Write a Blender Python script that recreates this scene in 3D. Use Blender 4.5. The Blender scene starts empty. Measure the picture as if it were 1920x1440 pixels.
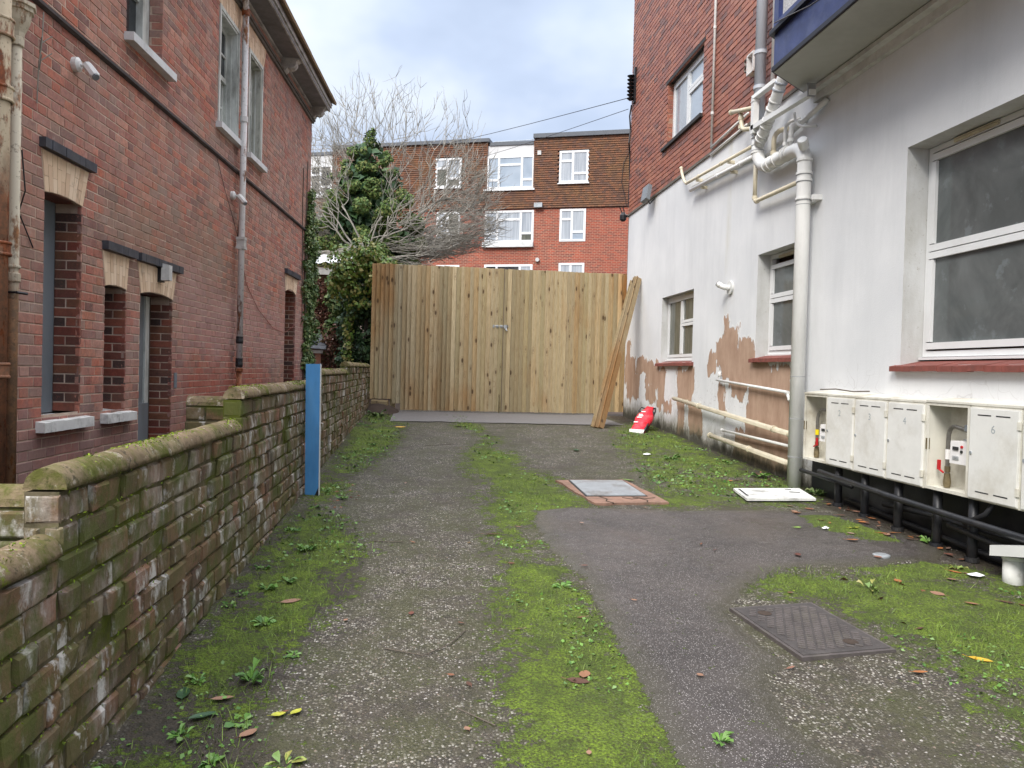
import bpy, math, random
import numpy as np
from mathutils import Matrix, Vector
random.seed(7); RNG = np.random.default_rng(11)
SC = bpy.context.scene; COL = SC.collection
# ------------------------------------------------------------------ camera
YAW, PITCH, ROLL = math.radians(6.69), math.radians(-1.0), math.radians(1.5)
CAM = Vector((0, 0, 1.40))
FW = Vector((math.sin(YAW)*math.cos(PITCH), math.cos(YAW)*math.cos(PITCH), math.sin(PITCH)))
R0 = Vector((math.cos(YAW), -math.sin(YAW), 0)); U0 = R0.cross(FW)
RT = math.cos(ROLL)*R0 + math.sin(ROLL)*U0; UP = math.cos(ROLL)*U0 - math.sin(ROLL)*R0
cd = bpy.data.cameras.new('camera'); cam = bpy.data.objects.new('camera', cd); COL.objects.link(cam)
cam.matrix_world = Matrix(((RT.x, UP.x, -FW.x, CAM.x), (RT.y, UP.y, -FW.y, CAM.y), (RT.z, UP.z, -FW.z, CAM.z), (0, 0, 0, 1)))
cd.sensor_width = 36; cd.lens = 1390/1920*36; cd.clip_end = 2000; cd.clip_start = .05
SC.camera = cam
# ------------------------------------------------------------------ sky, sun, exposure
SUN_EL, SUN_AZ = math.radians(44), math.radians(218)
w = bpy.data.worlds.new('World'); SC.world = w; w.use_nodes = True
nt = w.node_tree; nt.nodes.clear()
def wn(t, **k):
    n = nt.nodes.new(t)
    for a, b in k.items(): setattr(n, a, b)
    return n
out = wn('ShaderNodeOutputWorld'); bg = wn('ShaderNodeBackground'); bg.inputs[1].default_value = .1
sky = wn('ShaderNodeTexSky', sky_type='NISHITA', sun_disc=False); sky.sun_elevation = SUN_EL; sky.sun_rotation = SUN_AZ; sky.dust_density = 3; sky.air_density = 1.3
tc = wn('ShaderNodeTexCoord'); sep = wn('ShaderNodeSeparateXYZ'); nt.links.new(tc.outputs['Generated'], sep.inputs[0])
# flatten the direction onto a cloud layer: xy / (z + .25)
ad = wn('ShaderNodeMath', operation='ADD'); ad.inputs[1].default_value = .30; nt.links.new(sep.outputs['Z'], ad.inputs[0])
mx = wn('ShaderNodeMath', operation='MAXIMUM'); mx.inputs[1].default_value = .08; nt.links.new(ad.outputs[0], mx.inputs[0])
cmb = wn('ShaderNodeCombineXYZ')
for a in 'XY':
    dv = wn('ShaderNodeMath', operation='DIVIDE'); nt.links.new(sep.outputs[a], dv.inputs[0]); nt.links.new(mx.outputs[0], dv.inputs[1]); nt.links.new(dv.outputs[0], cmb.inputs[a])
def wnoise(sc, det, off):
    n = wn('ShaderNodeTexNoise'); n.inputs['Scale'].default_value = sc; n.inputs['Detail'].default_value = det; n.inputs['Roughness'].default_value = .5
    mp = wn('ShaderNodeMapping'); mp.inputs['Location'].default_value = off; nt.links.new(cmb.outputs[0], mp.inputs[0]); nt.links.new(mp.outputs[0], n.inputs['Vector']); return n
n1 = wnoise(1.3, 5, (3.1, 1.7, 0)); n2 = wnoise(.55, 3, (8.2, 4.4, 0))
def wramp(src, stops):
    r = wn('ShaderNodeValToRGB'); e = r.color_ramp.elements
    while len(e) < len(stops): e.new(.5)
    for i, (p, c) in enumerate(stops): e[i].position = p; e[i].color = (*c, 1)
    nt.links.new(src, r.inputs[0]); return r
rc = wramp(n1.outputs['Fac'], [(.34, (4.0, 4.7, 6.2)), (.47, (5.6, 6.4, 8.1)), (.58, (8.0, 8.5, 9.4))])
rg = wramp(n2.outputs['Fac'], [(.36, (.86, .89, .94)), (.62, (1.08, 1.07, 1.05))])
m1 = wn('ShaderNodeMix', data_type='RGBA', blend_type='MULTIPLY'); m1.inputs[0].default_value = 1
nt.links.new(rc.outputs[0], m1.inputs[6]); nt.links.new(rg.outputs[0], m1.inputs[7])
zc = wn('ShaderNodeMath', operation='MULTIPLY'); nt.links.new(sep.outputs['Z'], zc.inputs[0]); nt.links.new(sep.outputs['Z'], zc.inputs[1])
gr = wramp(zc.outputs[0], [(0, (.46, .47, .48)), (.06, (.48, .485, .49)), (.22, (.61, .61, .60)), (1, (3.5, 3.15, 2.7))])
m2 = wn('ShaderNodeMix', data_type='RGBA', blend_type='MULTIPLY'); m2.inputs[0].default_value = 1
nt.links.new(m1.outputs[2], m2.inputs[6]); nt.links.new(gr.outputs[0], m2.inputs[7])
m3 = wn('ShaderNodeMix', data_type='RGBA'); m3.inputs[0].default_value = .86
nt.links.new(sky.outputs[0], m3.inputs[6]); nt.links.new(m2.outputs[2], m3.inputs[7])
nt.links.new(m3.outputs[2], bg.inputs[0]); nt.links.new(bg.outputs[0], out.inputs[0])
sl = bpy.data.lights.new('sun', 'SUN'); sl.energy = 1.5; sl.angle = math.radians(22); sl.color = (1, .96, .9)
so = bpy.data.objects.new('sun', sl); COL.objects.link(so)
sd = Vector((math.sin(SUN_AZ)*math.cos(SUN_EL), math.cos(SUN_AZ)*math.cos(SUN_EL), math.sin(SUN_EL)))
so.rotation_euler = sd.to_track_quat('Z', 'Y').to_euler()
SC.view_settings.view_transform = 'Standard'; SC.view_settings.look = 'None'; SC.view_settings.gamma = 1; SC.view_settings.exposure = 1.2
SC.view_settings.use_curve_mapping = False
SC.cycles.max_bounces = 6; SC.cycles.transparent_max_bounces = 8

# ------------------------------------------------------------------ materials
class M:
    def __init__(s, name):
        s.m = bpy.data.materials.new(name); s.m.use_nodes = True; s.t = s.m.node_tree
        s.b = s.t.nodes['Principled BSDF']; s._p = None
    def n(s, t, **k):
        n = s.t.nodes.new('ShaderNode'+t)
        for a, b in k.items(): setattr(n, a, b)
        return n
    def put(s, sock, v):
        if isinstance(v, bpy.types.NodeSocket): s.t.links.new(v, sock)
        elif isinstance(v, (tuple, list)) and len(v) == 3 and sock.type == 'RGBA': sock.default_value = (*v, 1)
        else: sock.default_value = v
    def pos(s, sc=(1, 1, 1), loc=(0, 0, 0), shift=False):
        if s._p is None: s._p = s.n('NewGeometry').outputs['Position']
        v = s._p
        if shift:
            r = s.rnd(); m = s.n('Math', operation='MULTIPLY'); s.put(m.inputs[0], r); m.inputs[1].default_value = 37.0
            a = s.n('VectorMath', operation='ADD'); s.put(a.inputs[0], v); s.put(a.inputs[1], m.outputs[0]); v = a.outputs[0]
        mp = s.n('Mapping'); mp.inputs['Scale'].default_value = sc; mp.inputs['Location'].default_value = loc
        s.put(mp.inputs[0], v); return mp.outputs[0]
    def rnd(s):
        a = s.n('NewGeometry').outputs['Random Per Island']; b = s.n('ObjectInfo').outputs['Random']
        return s.math('FRACT', s.math('ADD', a, s.math('MULTIPLY', b, 7.31)))
    def noise(s, scale, vec=None, det=3, rough=.55, dist=0):
        n = s.n('TexNoise'); n.inputs['Scale'].default_value = scale; n.inputs['Detail'].default_value = det
        n.inputs['Roughness'].default_value = rough; n.inputs['Distortion'].default_value = dist
        s.put(n.inputs['Vector'], vec if vec is not None else s.pos()); return n.outputs['Fac']
    def vor(s, scale, vec=None, feat='F1', out='Distance'):
        n = s.n('TexVoronoi', feature=feat); n.inputs['Scale'].default_value = scale
        s.put(n.inputs['Vector'], vec if vec is not None else s.pos()); return n.outputs[out]
    def math(s, op, a, b=0.0, c=0.0, clamp=False):
        n = s.n('Math', operation=op, use_clamp=clamp); s.put(n.inputs[0], a)
        if len(n.inputs) > 1: s.put(n.inputs[1], b)
        if len(n.inputs) > 2: s.put(n.inputs[2], c)
        return n.outputs[0]
    def ramp(s, f, stops, const=False):
        n = s.n('ValToRGB'); e = n.color_ramp.elements
        if const: n.color_ramp.interpolation = 'CONSTANT'
        while len(e) < len(stops): e.new(.5)
        for i, (p, c) in enumerate(stops):
            e[i].position = p; e[i].color = (*c, 1) if isinstance(c, (tuple, list)) else (c, c, c, 1)
        s.put(n.inputs[0], f); return n.outputs[0]
    def thr(s, f, a, b):
        n = s.n('MapRange', clamp=True); s.put(n.inputs[0], f); n.inputs[1].default_value = a; n.inputs[2].default_value = b
        return n.outputs[0]
    def mix(s, f, a, b, mode='MIX'):
        n = s.n('Mix', data_type='RGBA', blend_type=mode); s.put(n.inputs[0], f); s.put(n.inputs[6], a); s.put(n.inputs[7], b); return n.outputs[2]
    def sep(s, axis):
        if s._p is None: s._p = s.n('NewGeometry').outputs['Position']
        n = s.n('SeparateXYZ'); s.put(n.inputs[0], s._p); return n.outputs[axis]
    def attr(s, name): return s.n('Attribute', attribute_name=name).outputs['Fac']
    def bump(s, h, st=.3, dist=.01):
        n = s.n('Bump'); n.inputs['Strength'].default_value = st; n.inputs['Distance'].default_value = dist; s.put(n.inputs['Height'], h)
        s.put(s.b.inputs['Normal'], n.outputs[0])
    def fin(s, col, rough=.8, spec=.4, metal=0):
        s.put(s.b.inputs['Base Color'], col); s.put(s.b.inputs['Roughness'], rough); s.b.inputs['Specular IOR Level'].default_value = spec
        s.b.inputs['Metallic'].default_value = metal; return s.m
MT = {}
def simple(name, col, rough=.6, var=.18, scale=6, spec=.4, metal=0, dirt=None, bump=.15, dirtamt=.5, streak=False):
    m = M(name); v = m.pos((1, 1, .25)) if streak else m.pos()
    n = m.noise(scale, v, 5, .65)
    c = m.mix(m.thr(n, .3, .7), tuple(x*(1-var) for x in col), tuple(min(.95, x*(1+var)) for x in col))
    if dirt:
        d = m.noise(scale*.55, m.pos((1, 1, .3) if streak else (1, 1, 1), (5, 3, 2)), 6, .7)
        c = m.mix(m.math('MULTIPLY', m.thr(d, .48, .72), dirtamt), c, dirt)
    if bump: m.bump(m.noise(scale*8, None, 3), bump, .004)
    MT[name] = m.fin(c, rough, spec, metal); return MT[name]

def brick_mat(name, cols, mottle=.25, overlays=(), rough=.88, bump=.45, seed=0.0):
    """cols: brick colours spread over the pieces; overlays: (colour, noise scale, axis scale, lo, hi, amount, offset)"""
    m = M(name); r = m.rnd()
    c = m.ramp(r, [(i/len(cols), x) for i, x in enumerate(cols)], True)
    n = m.noise(30, None, 4, .7); c = m.mix(mottle, c, m.ramp(n, [(.3, (.25, .25, .25)), (.7, (.9, .9, .9))]), 'OVERLAY')
    c = m.mix(m.math('MULTIPLY', m.thr(m.noise(75, m.pos((1, 1, 1), (3, 7, 1)), 3, .7), .56, .68), .45), c, tuple(min(.9, x*1.9) for x in cols[0]))
    for col, sc, ax, lo, hi, amt, off in overlays:
        f = m.thr(m.noise(sc, m.pos(ax, off), 6, .68), lo, hi); c = m.mix(m.math('MULTIPLY', f, amt), c, col)
    m.bump(m.noise(60, None, 5, .75), bump, .006)
    return m, c
MORTAR_H = {}
def house_zone(m, c, col, amt, s_lo, s_hi, z_lo, z_hi, off):
    """weathered zone of the wall: bounded in y and z, edge broken up by noise"""
    y = m.sep('Y'); z = m.sep('Z'); n = m.math('MULTIPLY', m.math('SUBTRACT', m.noise(2.2, m.pos((1, 1, 1), off), 5, .7), .5), 1.6)
    fy = m.math('MULTIPLY', m.thr(m.math('ADD', y, n), s_lo, s_lo+.35), m.thr(m.math('ADD', y, n), s_hi, s_hi-.35))
    fz = m.math('MULTIPLY', m.thr(m.math('ADD', z, n), z_lo, z_lo+.3), m.thr(m.math('ADD', z, n), z_hi, z_hi-.3))
    f = m.math('MULTIPLY', m.math('MULTIPLY', fy, fz), amt)
    return m.mix(f, c, col)
# left house bricks
m, c = brick_mat('weathered_red_brick', [(.37, .125, .082), (.31, .105, .075), (.43, .165, .112), (.24, .105, .082), (.37, .170, .130), (.42, .125, .070), (.28, .17, .13), (.46, .22, .155), (.33, .115, .080), (.18, .085, .07), (.39, .145, .085)], .5,
    [((.36, .28, .24), 1.7, (1, 1, .8), .42, .68, .62, (1, 2, 3)), ((.20, .13, .10), 3.8, (1, 1, .6), .48, .72, .5, (11, 2, 3)), ((.30, .15, .14), .9, (1, 1, 1), .45, .70, .40, (7, 2, 3)), ((.11, .075, .06), 2.3, (1, 1, .45), .55, .72, .55, (4, 9, 2)), ((.30, .225, .165), 1.1, (1, 1, .7), .50, .68, .45, (14, 9, 2)), ((.50, .42, .38), 13, (1, 1, .5), .60, .72, .5, (2, 1, 6))])
c = house_zone(m, c, (.235, .165, .115), .42, 6.5, 10.5, 1.7, 3.1, (1, 1, 1)); c = house_zone(m, c, (.40, .235, .21), .55, 8.0, 14.5, 1.35, 2.5, (3, 1, 1))
c = house_zone(m, c, (.36, .085, .05), .6, 8.2, 11.9, .6, 1.55, (2, 5, 1)); c = house_zone(m, c, (.30, .18, .165), .60, 4.5, 8.2, -.5, 1.0, (8, 5, 1))
m.put(m.b.inputs['Base Color'], c); m.b.inputs['Roughness'].default_value = .85; MT['brickL'] = m.m
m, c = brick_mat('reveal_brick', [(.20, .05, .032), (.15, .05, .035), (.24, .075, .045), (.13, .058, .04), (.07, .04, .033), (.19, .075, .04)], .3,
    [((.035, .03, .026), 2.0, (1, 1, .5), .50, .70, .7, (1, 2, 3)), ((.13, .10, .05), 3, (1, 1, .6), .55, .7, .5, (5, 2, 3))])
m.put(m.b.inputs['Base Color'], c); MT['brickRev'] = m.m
m, c = brick_mat('upper_red_brick', [(.30, .102, .062), (.265, .092, .058), (.33, .122, .072), (.225, .082, .058), (.16, .072, .056), (.295, .108, .066), (.25, .09, .06), (.32, .13, .083)], .3,
    [((.11, .052, .042), 2.2, (1, 1, 1), .56, .72, .55, (1, 2, 3)), ((.42, .20, .14), 4, (1, 1, 1), .60, .74, .4, (4, 2, 3))])
m.put(m.b.inputs['Base Color'], c); MT['brickR'] = m.m
# old garden wall bricks
m, c = brick_mat('mossy_old_brick', [(.165, .080, .048), (.20, .092, .056), (.13, .072, .045), (.23, .105, .068), (.16, .105, .066), (.095, .052, .038), (.19, .11, .064)], .4,
    [((.105, .092, .030), 2.6, (1, 1, .8), .36, .58, .82, (1, 2, 3)), ((.42, .38, .34), 4.5, (1, 1, .5), .50, .64, .5, (9, 4, 3)), ((.60, .58, .54), 9, (1, 1, .55), .56, .64, .82, (2, 4, 3)), ((.58, .56, .54), 4.5, (1, 1, .45), .58, .64, .75, (5, 9, 3)), ((.032, .034, .014), 5, (1, 1, .4), .52, .66, .75, (3, 3, 9)), ((.075, .088, .012), 3.6, (1, 1, 1), .48, .60, .88, (7, 7, 3))], bump=.8)
m.put(m.b.inputs['Base Color'], c); m.b.inputs['Roughness'].default_value = .9; MT['brickG'] = m.m
m = M('mossy_coping_stone'); c = m.mix(m.thr(m.noise(5, None, 5, .7), .35, .65), (.15, .115, .065), (.31, .245, .15))
c = m.mix(m.math('MULTIPLY', m.rnd(), .35), c, (.22, .13, .09))
c = m.mix(m.math('MULTIPLY', m.thr(m.noise(22, None, 4, .7), .58, .66), .7), c, (.55, .49, .40)); c = m.mix(m.math('MULTIPLY', m.thr(m.noise(34, m.pos((1, 1, 1), (4, 4, 4)), 4, .7), .55, .64), .75), c, (.05, .045, .03))
c = m.mix(m.math('MULTIPLY', m.thr(m.noise(4.2, m.pos((1, 1, 1), (2, 1, 1)), 6, .75), .48, .62), .85), c, (.09, .105, .012))
c = m.mix(m.math('MULTIPLY', m.thr(m.noise(9, m.pos((1, 1, 1), (2, 6, 1)), 6, .75), .60, .67), .85), c, (.20, .25, .02))
m.bump(m.noise(45, None, 6, .75), .9, .012); MT['coping'] = m.fin(c, .93, .2)
def mortar(name, a, b, sc=8):
    m = M(name); c = m.mix(m.thr(m.noise(sc, None, 5, .7), .35, .65), a, b); m.bump(m.noise(90, None, 3), .5, .004); MT[name] = m.fin(c, .95, .1)
mortar('mortarL', (.43, .30, .23), (.63, .51, .41), 5); m = M('mossy_joint'); c = m.mix(m.thr(m.noise(7, None, 5, .7), .35, .65), (.045, .042, .022), (.17, .14, .09)); c = m.mix(m.math('MULTIPLY', m.thr(m.noise(3.6, m.pos((1, 1, 1), (7, 7, 3)), 6, .68), .46, .58), .9), c, (.075, .090, .012)); m.bump(m.noise(90, None, 3), .5, .004); MT['mortarG'] = m.fin(c, .95, .1); mortar('mortarR', (.30, .17, .12), (.42, .27, .20), 6)
# yellow voussoirs
m = M('buff_arch_brick'); c = m.ramp(m.rnd(), [(0, (.72, .54, .37)), (.4, (.78, .61, .44)), (.7, (.65, .47, .32))], True)
c = m.mix(m.math('MULTIPLY', m.thr(m.noise(7, m.pos((1, 1, .5)), 6, .75), .55, .70), .6), c, (.12, .10, .08)); m.bump(m.noise(60), .3, .003); MT['buff'] = m.fin(c, .85)
simple('slate_blue', (.045, .050, .062), .55, .35, 9, dirt=(.14, .13, .12), dirtamt=.35)
simple('grey_board', (.20, .225, .245), .5, .12, 3, dirt=(.12, .12, .11), streak=True)
simple('flaking_white', (.72, .72, .69), .75, .10, 8, dirt=(.12, .11, .09), dirtamt=.75)
simple('timber_grey', (.60, .62, .58), .7, .12, 9, dirt=(.13, .12, .095), dirtamt=.75, streak=True)
simple('timber_peel', (.46, .46, .40), .75, .2, 16, dirt=(.05, .045, .035), dirtamt=.9, streak=True)
simple('sill_white', (.66, .68, .68), .6, .08, 6, dirt=(.30, .28, .25), dirtamt=.5)
simple('soffit_grey', (.22, .21, .21), .8, .22, 5, dirt=(.08, .075, .07), dirtamt=.6)
simple('eaves_paint', (.50, .49, .46), .7, .15, 8, dirt=(.10, .09, .08), dirtamt=.8)
simple('mossy_tile', (.20, .125, .065), .9, .3, 12, dirt=(.23, .17, .04), dirtamt=.7, bump=.4)
simple('moulding_dark', (.14, .125, .105), .8, .3, 10, dirt=(.04, .04, .035))
simple('string_dark', (.055, .045, .045), .8, .3, 8, dirt=(.16, .12, .11), dirtamt=.4)
simple('black_paint', (.016, .017, .020), .45, .3, 10, dirt=(.055, .05, .045), dirtamt=.5)
simple('black_plastic', (.014, .014, .016), .4, .1, 4)
simple('grey_plastic', (.20, .22, .24), .45, .1, 4)
simple('white_plastic', (.70, .70, .68), .35, .04, 4, dirt=(.5, .48, .42), dirtamt=.3)
simple('upvc', (.72, .73, .73), .3, .03, 3, dirt=(.45, .44, .41), dirtamt=.25)
simple('upvc_far', (.80, .81, .82), .4, .03, 3)
simple('soil_pipe', (.74, .74, .72), .38, .06, 5, dirt=(.34, .34, .32), dirtamt=.5, streak=True)
simple('soil_pipe_blue', (.50, .53, .58), .38, .05, 5, dirt=(.34, .36, .38), dirtamt=.4, streak=True)
simple('cream_pipe', (.62, .56, .42), .42, .08, 7, dirt=(.36, .31, .21), dirtamt=.6)
simple('pipe_ring', (.30, .31, .32), .5, .1, 4)
simple('blue_paint', (.075, .27, .55), .6, .22, 5, dirt=(.16, .33, .50), dirtamt=.55, streak=True)
simple('bay_blue', (.028, .042, .135), .42, .25, 6, dirt=(.10, .12, .22), dirtamt=.6)
simple('bay_black', (.012, .013, .022), .5, .2, 8)
simple('bay_soffit', (.42, .42, .385), .8, .07, 2, dirt=(.25, .24, .21), dirtamt=.4)
simple('ledge_grey', (.60, .60, .58), .75, .10, 7, dirt=(.20, .19, .17), dirtamt=.45)
simple('pebbledash', (.50, .50, .50), .9, .3, 60, bump=1.0)
simple('galvanised', (.40, .43, .45), .38, .16, 9, metal=.35, dirt=(.14, .09, .05), dirtamt=.7)
simple('iron_groove_shade', (.062, .054, .051), .7, .3, 14, bump=.5)  # lid darker than the ribs: groove shade put into its colour
simple('cast_iron', (.088, .075, .071), .62, .3, 14, dirt=(.11, .10, .075), dirtamt=.6, bump=.6)
simple('pink_concrete', (.27, .16, .115), .9, .22, 14, dirt=(.10, .08, .06), dirtamt=.6, bump=.5)
simple('red_sill_tile', (.21, .062, .048), .7, .25, 12, dirt=(.09, .05, .045), dirtamt=.6)
simple('dark_stone', (.035, .032, .032), .7, .3, 10)
simple('meter_box', (.68, .66, .58), .5, .08, 5, dirt=(.33, .28, .19), dirtamt=.7)
simple('meter_door', (.72, .715, .68), .5, .06, 5, dirt=(.42, .38, .30), dirtamt=.5)
simple('slot_dark', (.03, .03, .03), .8, .1, 4)
simple('numeral', (.33, .36, .37), .8, .1, 20)
simple('steel_hose', (.22, .21, .19), .35, .25, 40, metal=.6)
simple('red_plastic', (.50, .015, .02), .4, .1, 4)
simple('yellow_tape', (.80, .62, .01), .5, .1, 4)
simple('brass', (.20, .16, .09), .5, .3, 20, metal=.5)
simple('red_bag', (.62, .012, .030), .32, .25, 18, dirt=(.75, .30, .30), dirtamt=.3, bump=.6)
simple('white_print', (.78, .76, .74), .5, .1, 9)
simple('paper', (.78, .78, .78), .8, .05, 4)
simple('concrete_strip', (.17, .16, .152), .92, .12, 30, dirt=(.20, .19, .18), dirtamt=.5, bump=.5)
simple('dark_timber', (.10, .075, .055), .85, .3, 10)
simple('slate_roof', (.12, .125, .135), .65, .25, 8, dirt=(.20, .20, .19))
simple('roof_felt', (.125, .135, .15), .7, .1, 3)
simple('white_panel', (.66, .66, .66), .7, .05, 3, dirt=(.36, .36, .36), dirtamt=.45, streak=True)
simple('corrugated', (.70, .71, .70), .6, .1, 4, dirt=(.3, .3, .26), dirtamt=.4)
simple('copper_wire', (.22, .04, .025), .6, .1, 4)
simple('bark_pale', (.29, .27, .235), .85, .22, 14, dirt=(.13, .13, .085), dirtamt=.6, bump=.5)
simple('bark_dark', (.11, .09, .07), .9, .25, 14)
simple('earth', (.055, .038, .028), .95, .3, 12, bump=.6)
simple('soil_red', (.12, .055, .038), .95, .3, 25, bump=.7)
# rusty cast-iron pipes
def rusty(name, paint, rust, lo, hi, zsplit=None):
    m = M(name); n = m.noise(6, m.pos((1, 1, .35)), 6, .72)
    f = m.thr(n, lo, hi)
    if zsplit: f = m.math('MAXIMUM', f, m.math('MULTIPLY', m.thr(m.math('ADD', m.sep('Z'), m.math('MULTIPLY', n, .8)), zsplit+.5, zsplit+.25), .85))
    c = m.mix(f, paint, m.mix(m.thr(m.noise(18, None, 5, .7), .4, .6), rust, tuple(x*.45 for x in rust)))
    c = m.mix(m.math('MULTIPLY', m.thr(m.noise(40, None, 3), .6, .68), .5), c, (.07, .04, .025)); m.bump(n, .4, .006); MT[name] = m.fin(c, .68)
rusty('rust_cream', (.56, .50, .38), (.30, .13, .045), .52, .60, 1.9); rusty('rust_orange', (.58, .48, .33), (.29, .085, .028), .49, .57, 2.55); rusty('rust_white', (.68, .66, .64), (.28, .12, .05), .56, .63, 1.25)
# glass: opaque panes, room shade and sky reflection put into the colour, slight dirt; reflective
def glass(name, a, b, sc, rough=.04, streak=(1, 1, 1), blot=None):
    m = M(name); n = m.noise(sc, m.pos(streak), 5, .6, .6); c = m.mix(m.thr(n, .35, .68), a, b)
    if blot: c = m.mix(m.math('MULTIPLY', m.thr(m.noise(sc*3, m.pos((1, 1, 1), (3, 3, 3)), 4, .6), .60, .68), .5), c, blot)
    MT[name] = m.fin(c, rough, .5)
glass('glass_obscure', (.085, .096, .096), (.150, .165, .165), 2.2, .09, (1, 1, 1), (.19, .22, .23)); glass('glass_dark', (.010, .012, .014), (.035, .04, .045), 2.5, .03)
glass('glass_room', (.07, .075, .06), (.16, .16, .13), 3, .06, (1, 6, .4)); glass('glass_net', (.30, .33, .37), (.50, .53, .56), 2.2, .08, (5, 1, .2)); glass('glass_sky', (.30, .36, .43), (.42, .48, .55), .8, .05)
glass('glass_black', (.02, .02, .022), (.06, .06, .06), 1, .05)
# softwood boards
def wood(name, a, b, knot, tint):
    m = M(name); v = m.pos((14, 14, .9), (0, 0, 0), True)
    n = m.noise(2.2, v, 4, .6, .8); c = m.mix(m.thr(n, .28, .70), a, b)
    c = m.mix(m.math('MULTIPLY', m.rnd(), .85), c, tint); rr = m.math('FRACT', m.math('MULTIPLY', m.rnd(), 13.7)); c = m.mix(.75, c, m.ramp(rr, [(0, (1.0, 1.0, 1.0)), (.25, (.74, .72, .66)), (.5, (1.1, 1.08, 1.04)), (.7, (.84, .85, .76)), (.85, (.98, .84, .68))], True), 'MULTIPLY')
    c = m.mix(m.thr(m.noise(1, m.pos((1.1, 1.1, .35)), 3), .52, .66), c, m.mix(1, c, (.86, .62, .42), 'MULTIPLY'))
    g = m.noise(12, m.pos((20, 20, .6), (0, 0, 0), True), 3, .6); c = m.mix(m.math('MULTIPLY', m.thr(g, .48, .66), .55), c, (.15, .095, .045))
    k = m.vor(1.0, m.pos((6.5, 6.5, 3.1), (0, 0, 0), True)); c = m.mix(m.math('MULTIPLY', m.thr(k, .19, .10), .9), c, knot)
    c = m.mix(m.math('MULTIPLY', m.thr(m.math('ABSOLUTE', m.math('SUBTRACT', k, .24)), .04, .0), .35), c, (.20, .11, .045))
    m.bump(n, .3, .004); MT[name] = m.fin(c, .75, .25)
wood('fence_wood', (.43, .335, .195), (.62, .505, .325), (.07, .036, .016), (.48, .42, .28))
wood('plank_wood', (.26, .20, .12), (.44, .34, .21), (.06, .035, .02), (.22, .17, .10))
def leafm(name, cols, rough=.5, spec=.35):
    m = M(name); c = m.ramp(m.rnd(), [(i/len(cols), x) for i, x in enumerate(cols)], True)
    c = m.mix(m.math('MULTIPLY', m.thr(m.noise(1.2, None, 3), .4, .7), .35), c, tuple(x*.6 for x in cols[0]))
    MT[name] = m.fin(c, rough, spec)
leafm('leaf_ivy', [(.07, .13, .03), (.11, .19, .045), (.045, .09, .025), (.18, .25, .08), (.08, .14, .045), (.26, .29, .12)])
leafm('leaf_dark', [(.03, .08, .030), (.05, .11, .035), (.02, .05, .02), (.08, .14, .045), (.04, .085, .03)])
leafm('leaf_light', [(.16, .26, .04), (.24, .31, .06), (.10, .19, .035), (.30, .29, .08), (.18, .28, .09), (.36, .32, .12)])
leafm('leaf_evergreen', [(.07, .12, .032), (.10, .155, .038), (.045, .08, .026), (.13, .17, .045), (.08, .125, .036), (.17, .18, .06)], .65, .18)
leafm('leaf_autumn', [(.16, .06, .04), (.10, .035, .025), (.24, .12, .08), (.13, .09, .03), (.33, .22, .17)], .7)
leafm('leaf_dead', [(.20, .085, .045), (.13, .06, .035), (.26, .13, .07), (.09, .045, .03), (.30, .17, .11)], .75)
leafm('grass', [(.13, .21, .028), (.17, .25, .035), (.10, .17, .025), (.20, .27, .05), (.14, .21, .05)], .6)
leafm('moss', [(.15, .23, .016), (.20, .29, .020), (.09, .14, .012), (.25, .33, .028), (.12, .13, .018), (.17, .25, .018)], .95)
leafm('weed', [(.10, .22, .035), (.15, .29, .05), (.07, .16, .035), (.19, .30, .10), (.13, .25, .05)], .5)
leafm('pebble', [(.17, .15, .13), (.27, .24, .21), (.08, .07, .065), (.40, .37, .34), (.12, .10, .08), (.22, .17, .13), (.06, .055, .05), (.14, .12, .11)], .75)
for k, c_ in dict(leaf_yellow=(.42, .42, .05), leaf_green=(.16, .26, .05), leaf_orange=(.32, .12, .04), leaf_holly=(.03, .075, .028), leaf_gold=(.55, .33, .03)).items(): simple(k, c_, .5, .2, 25)

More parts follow.
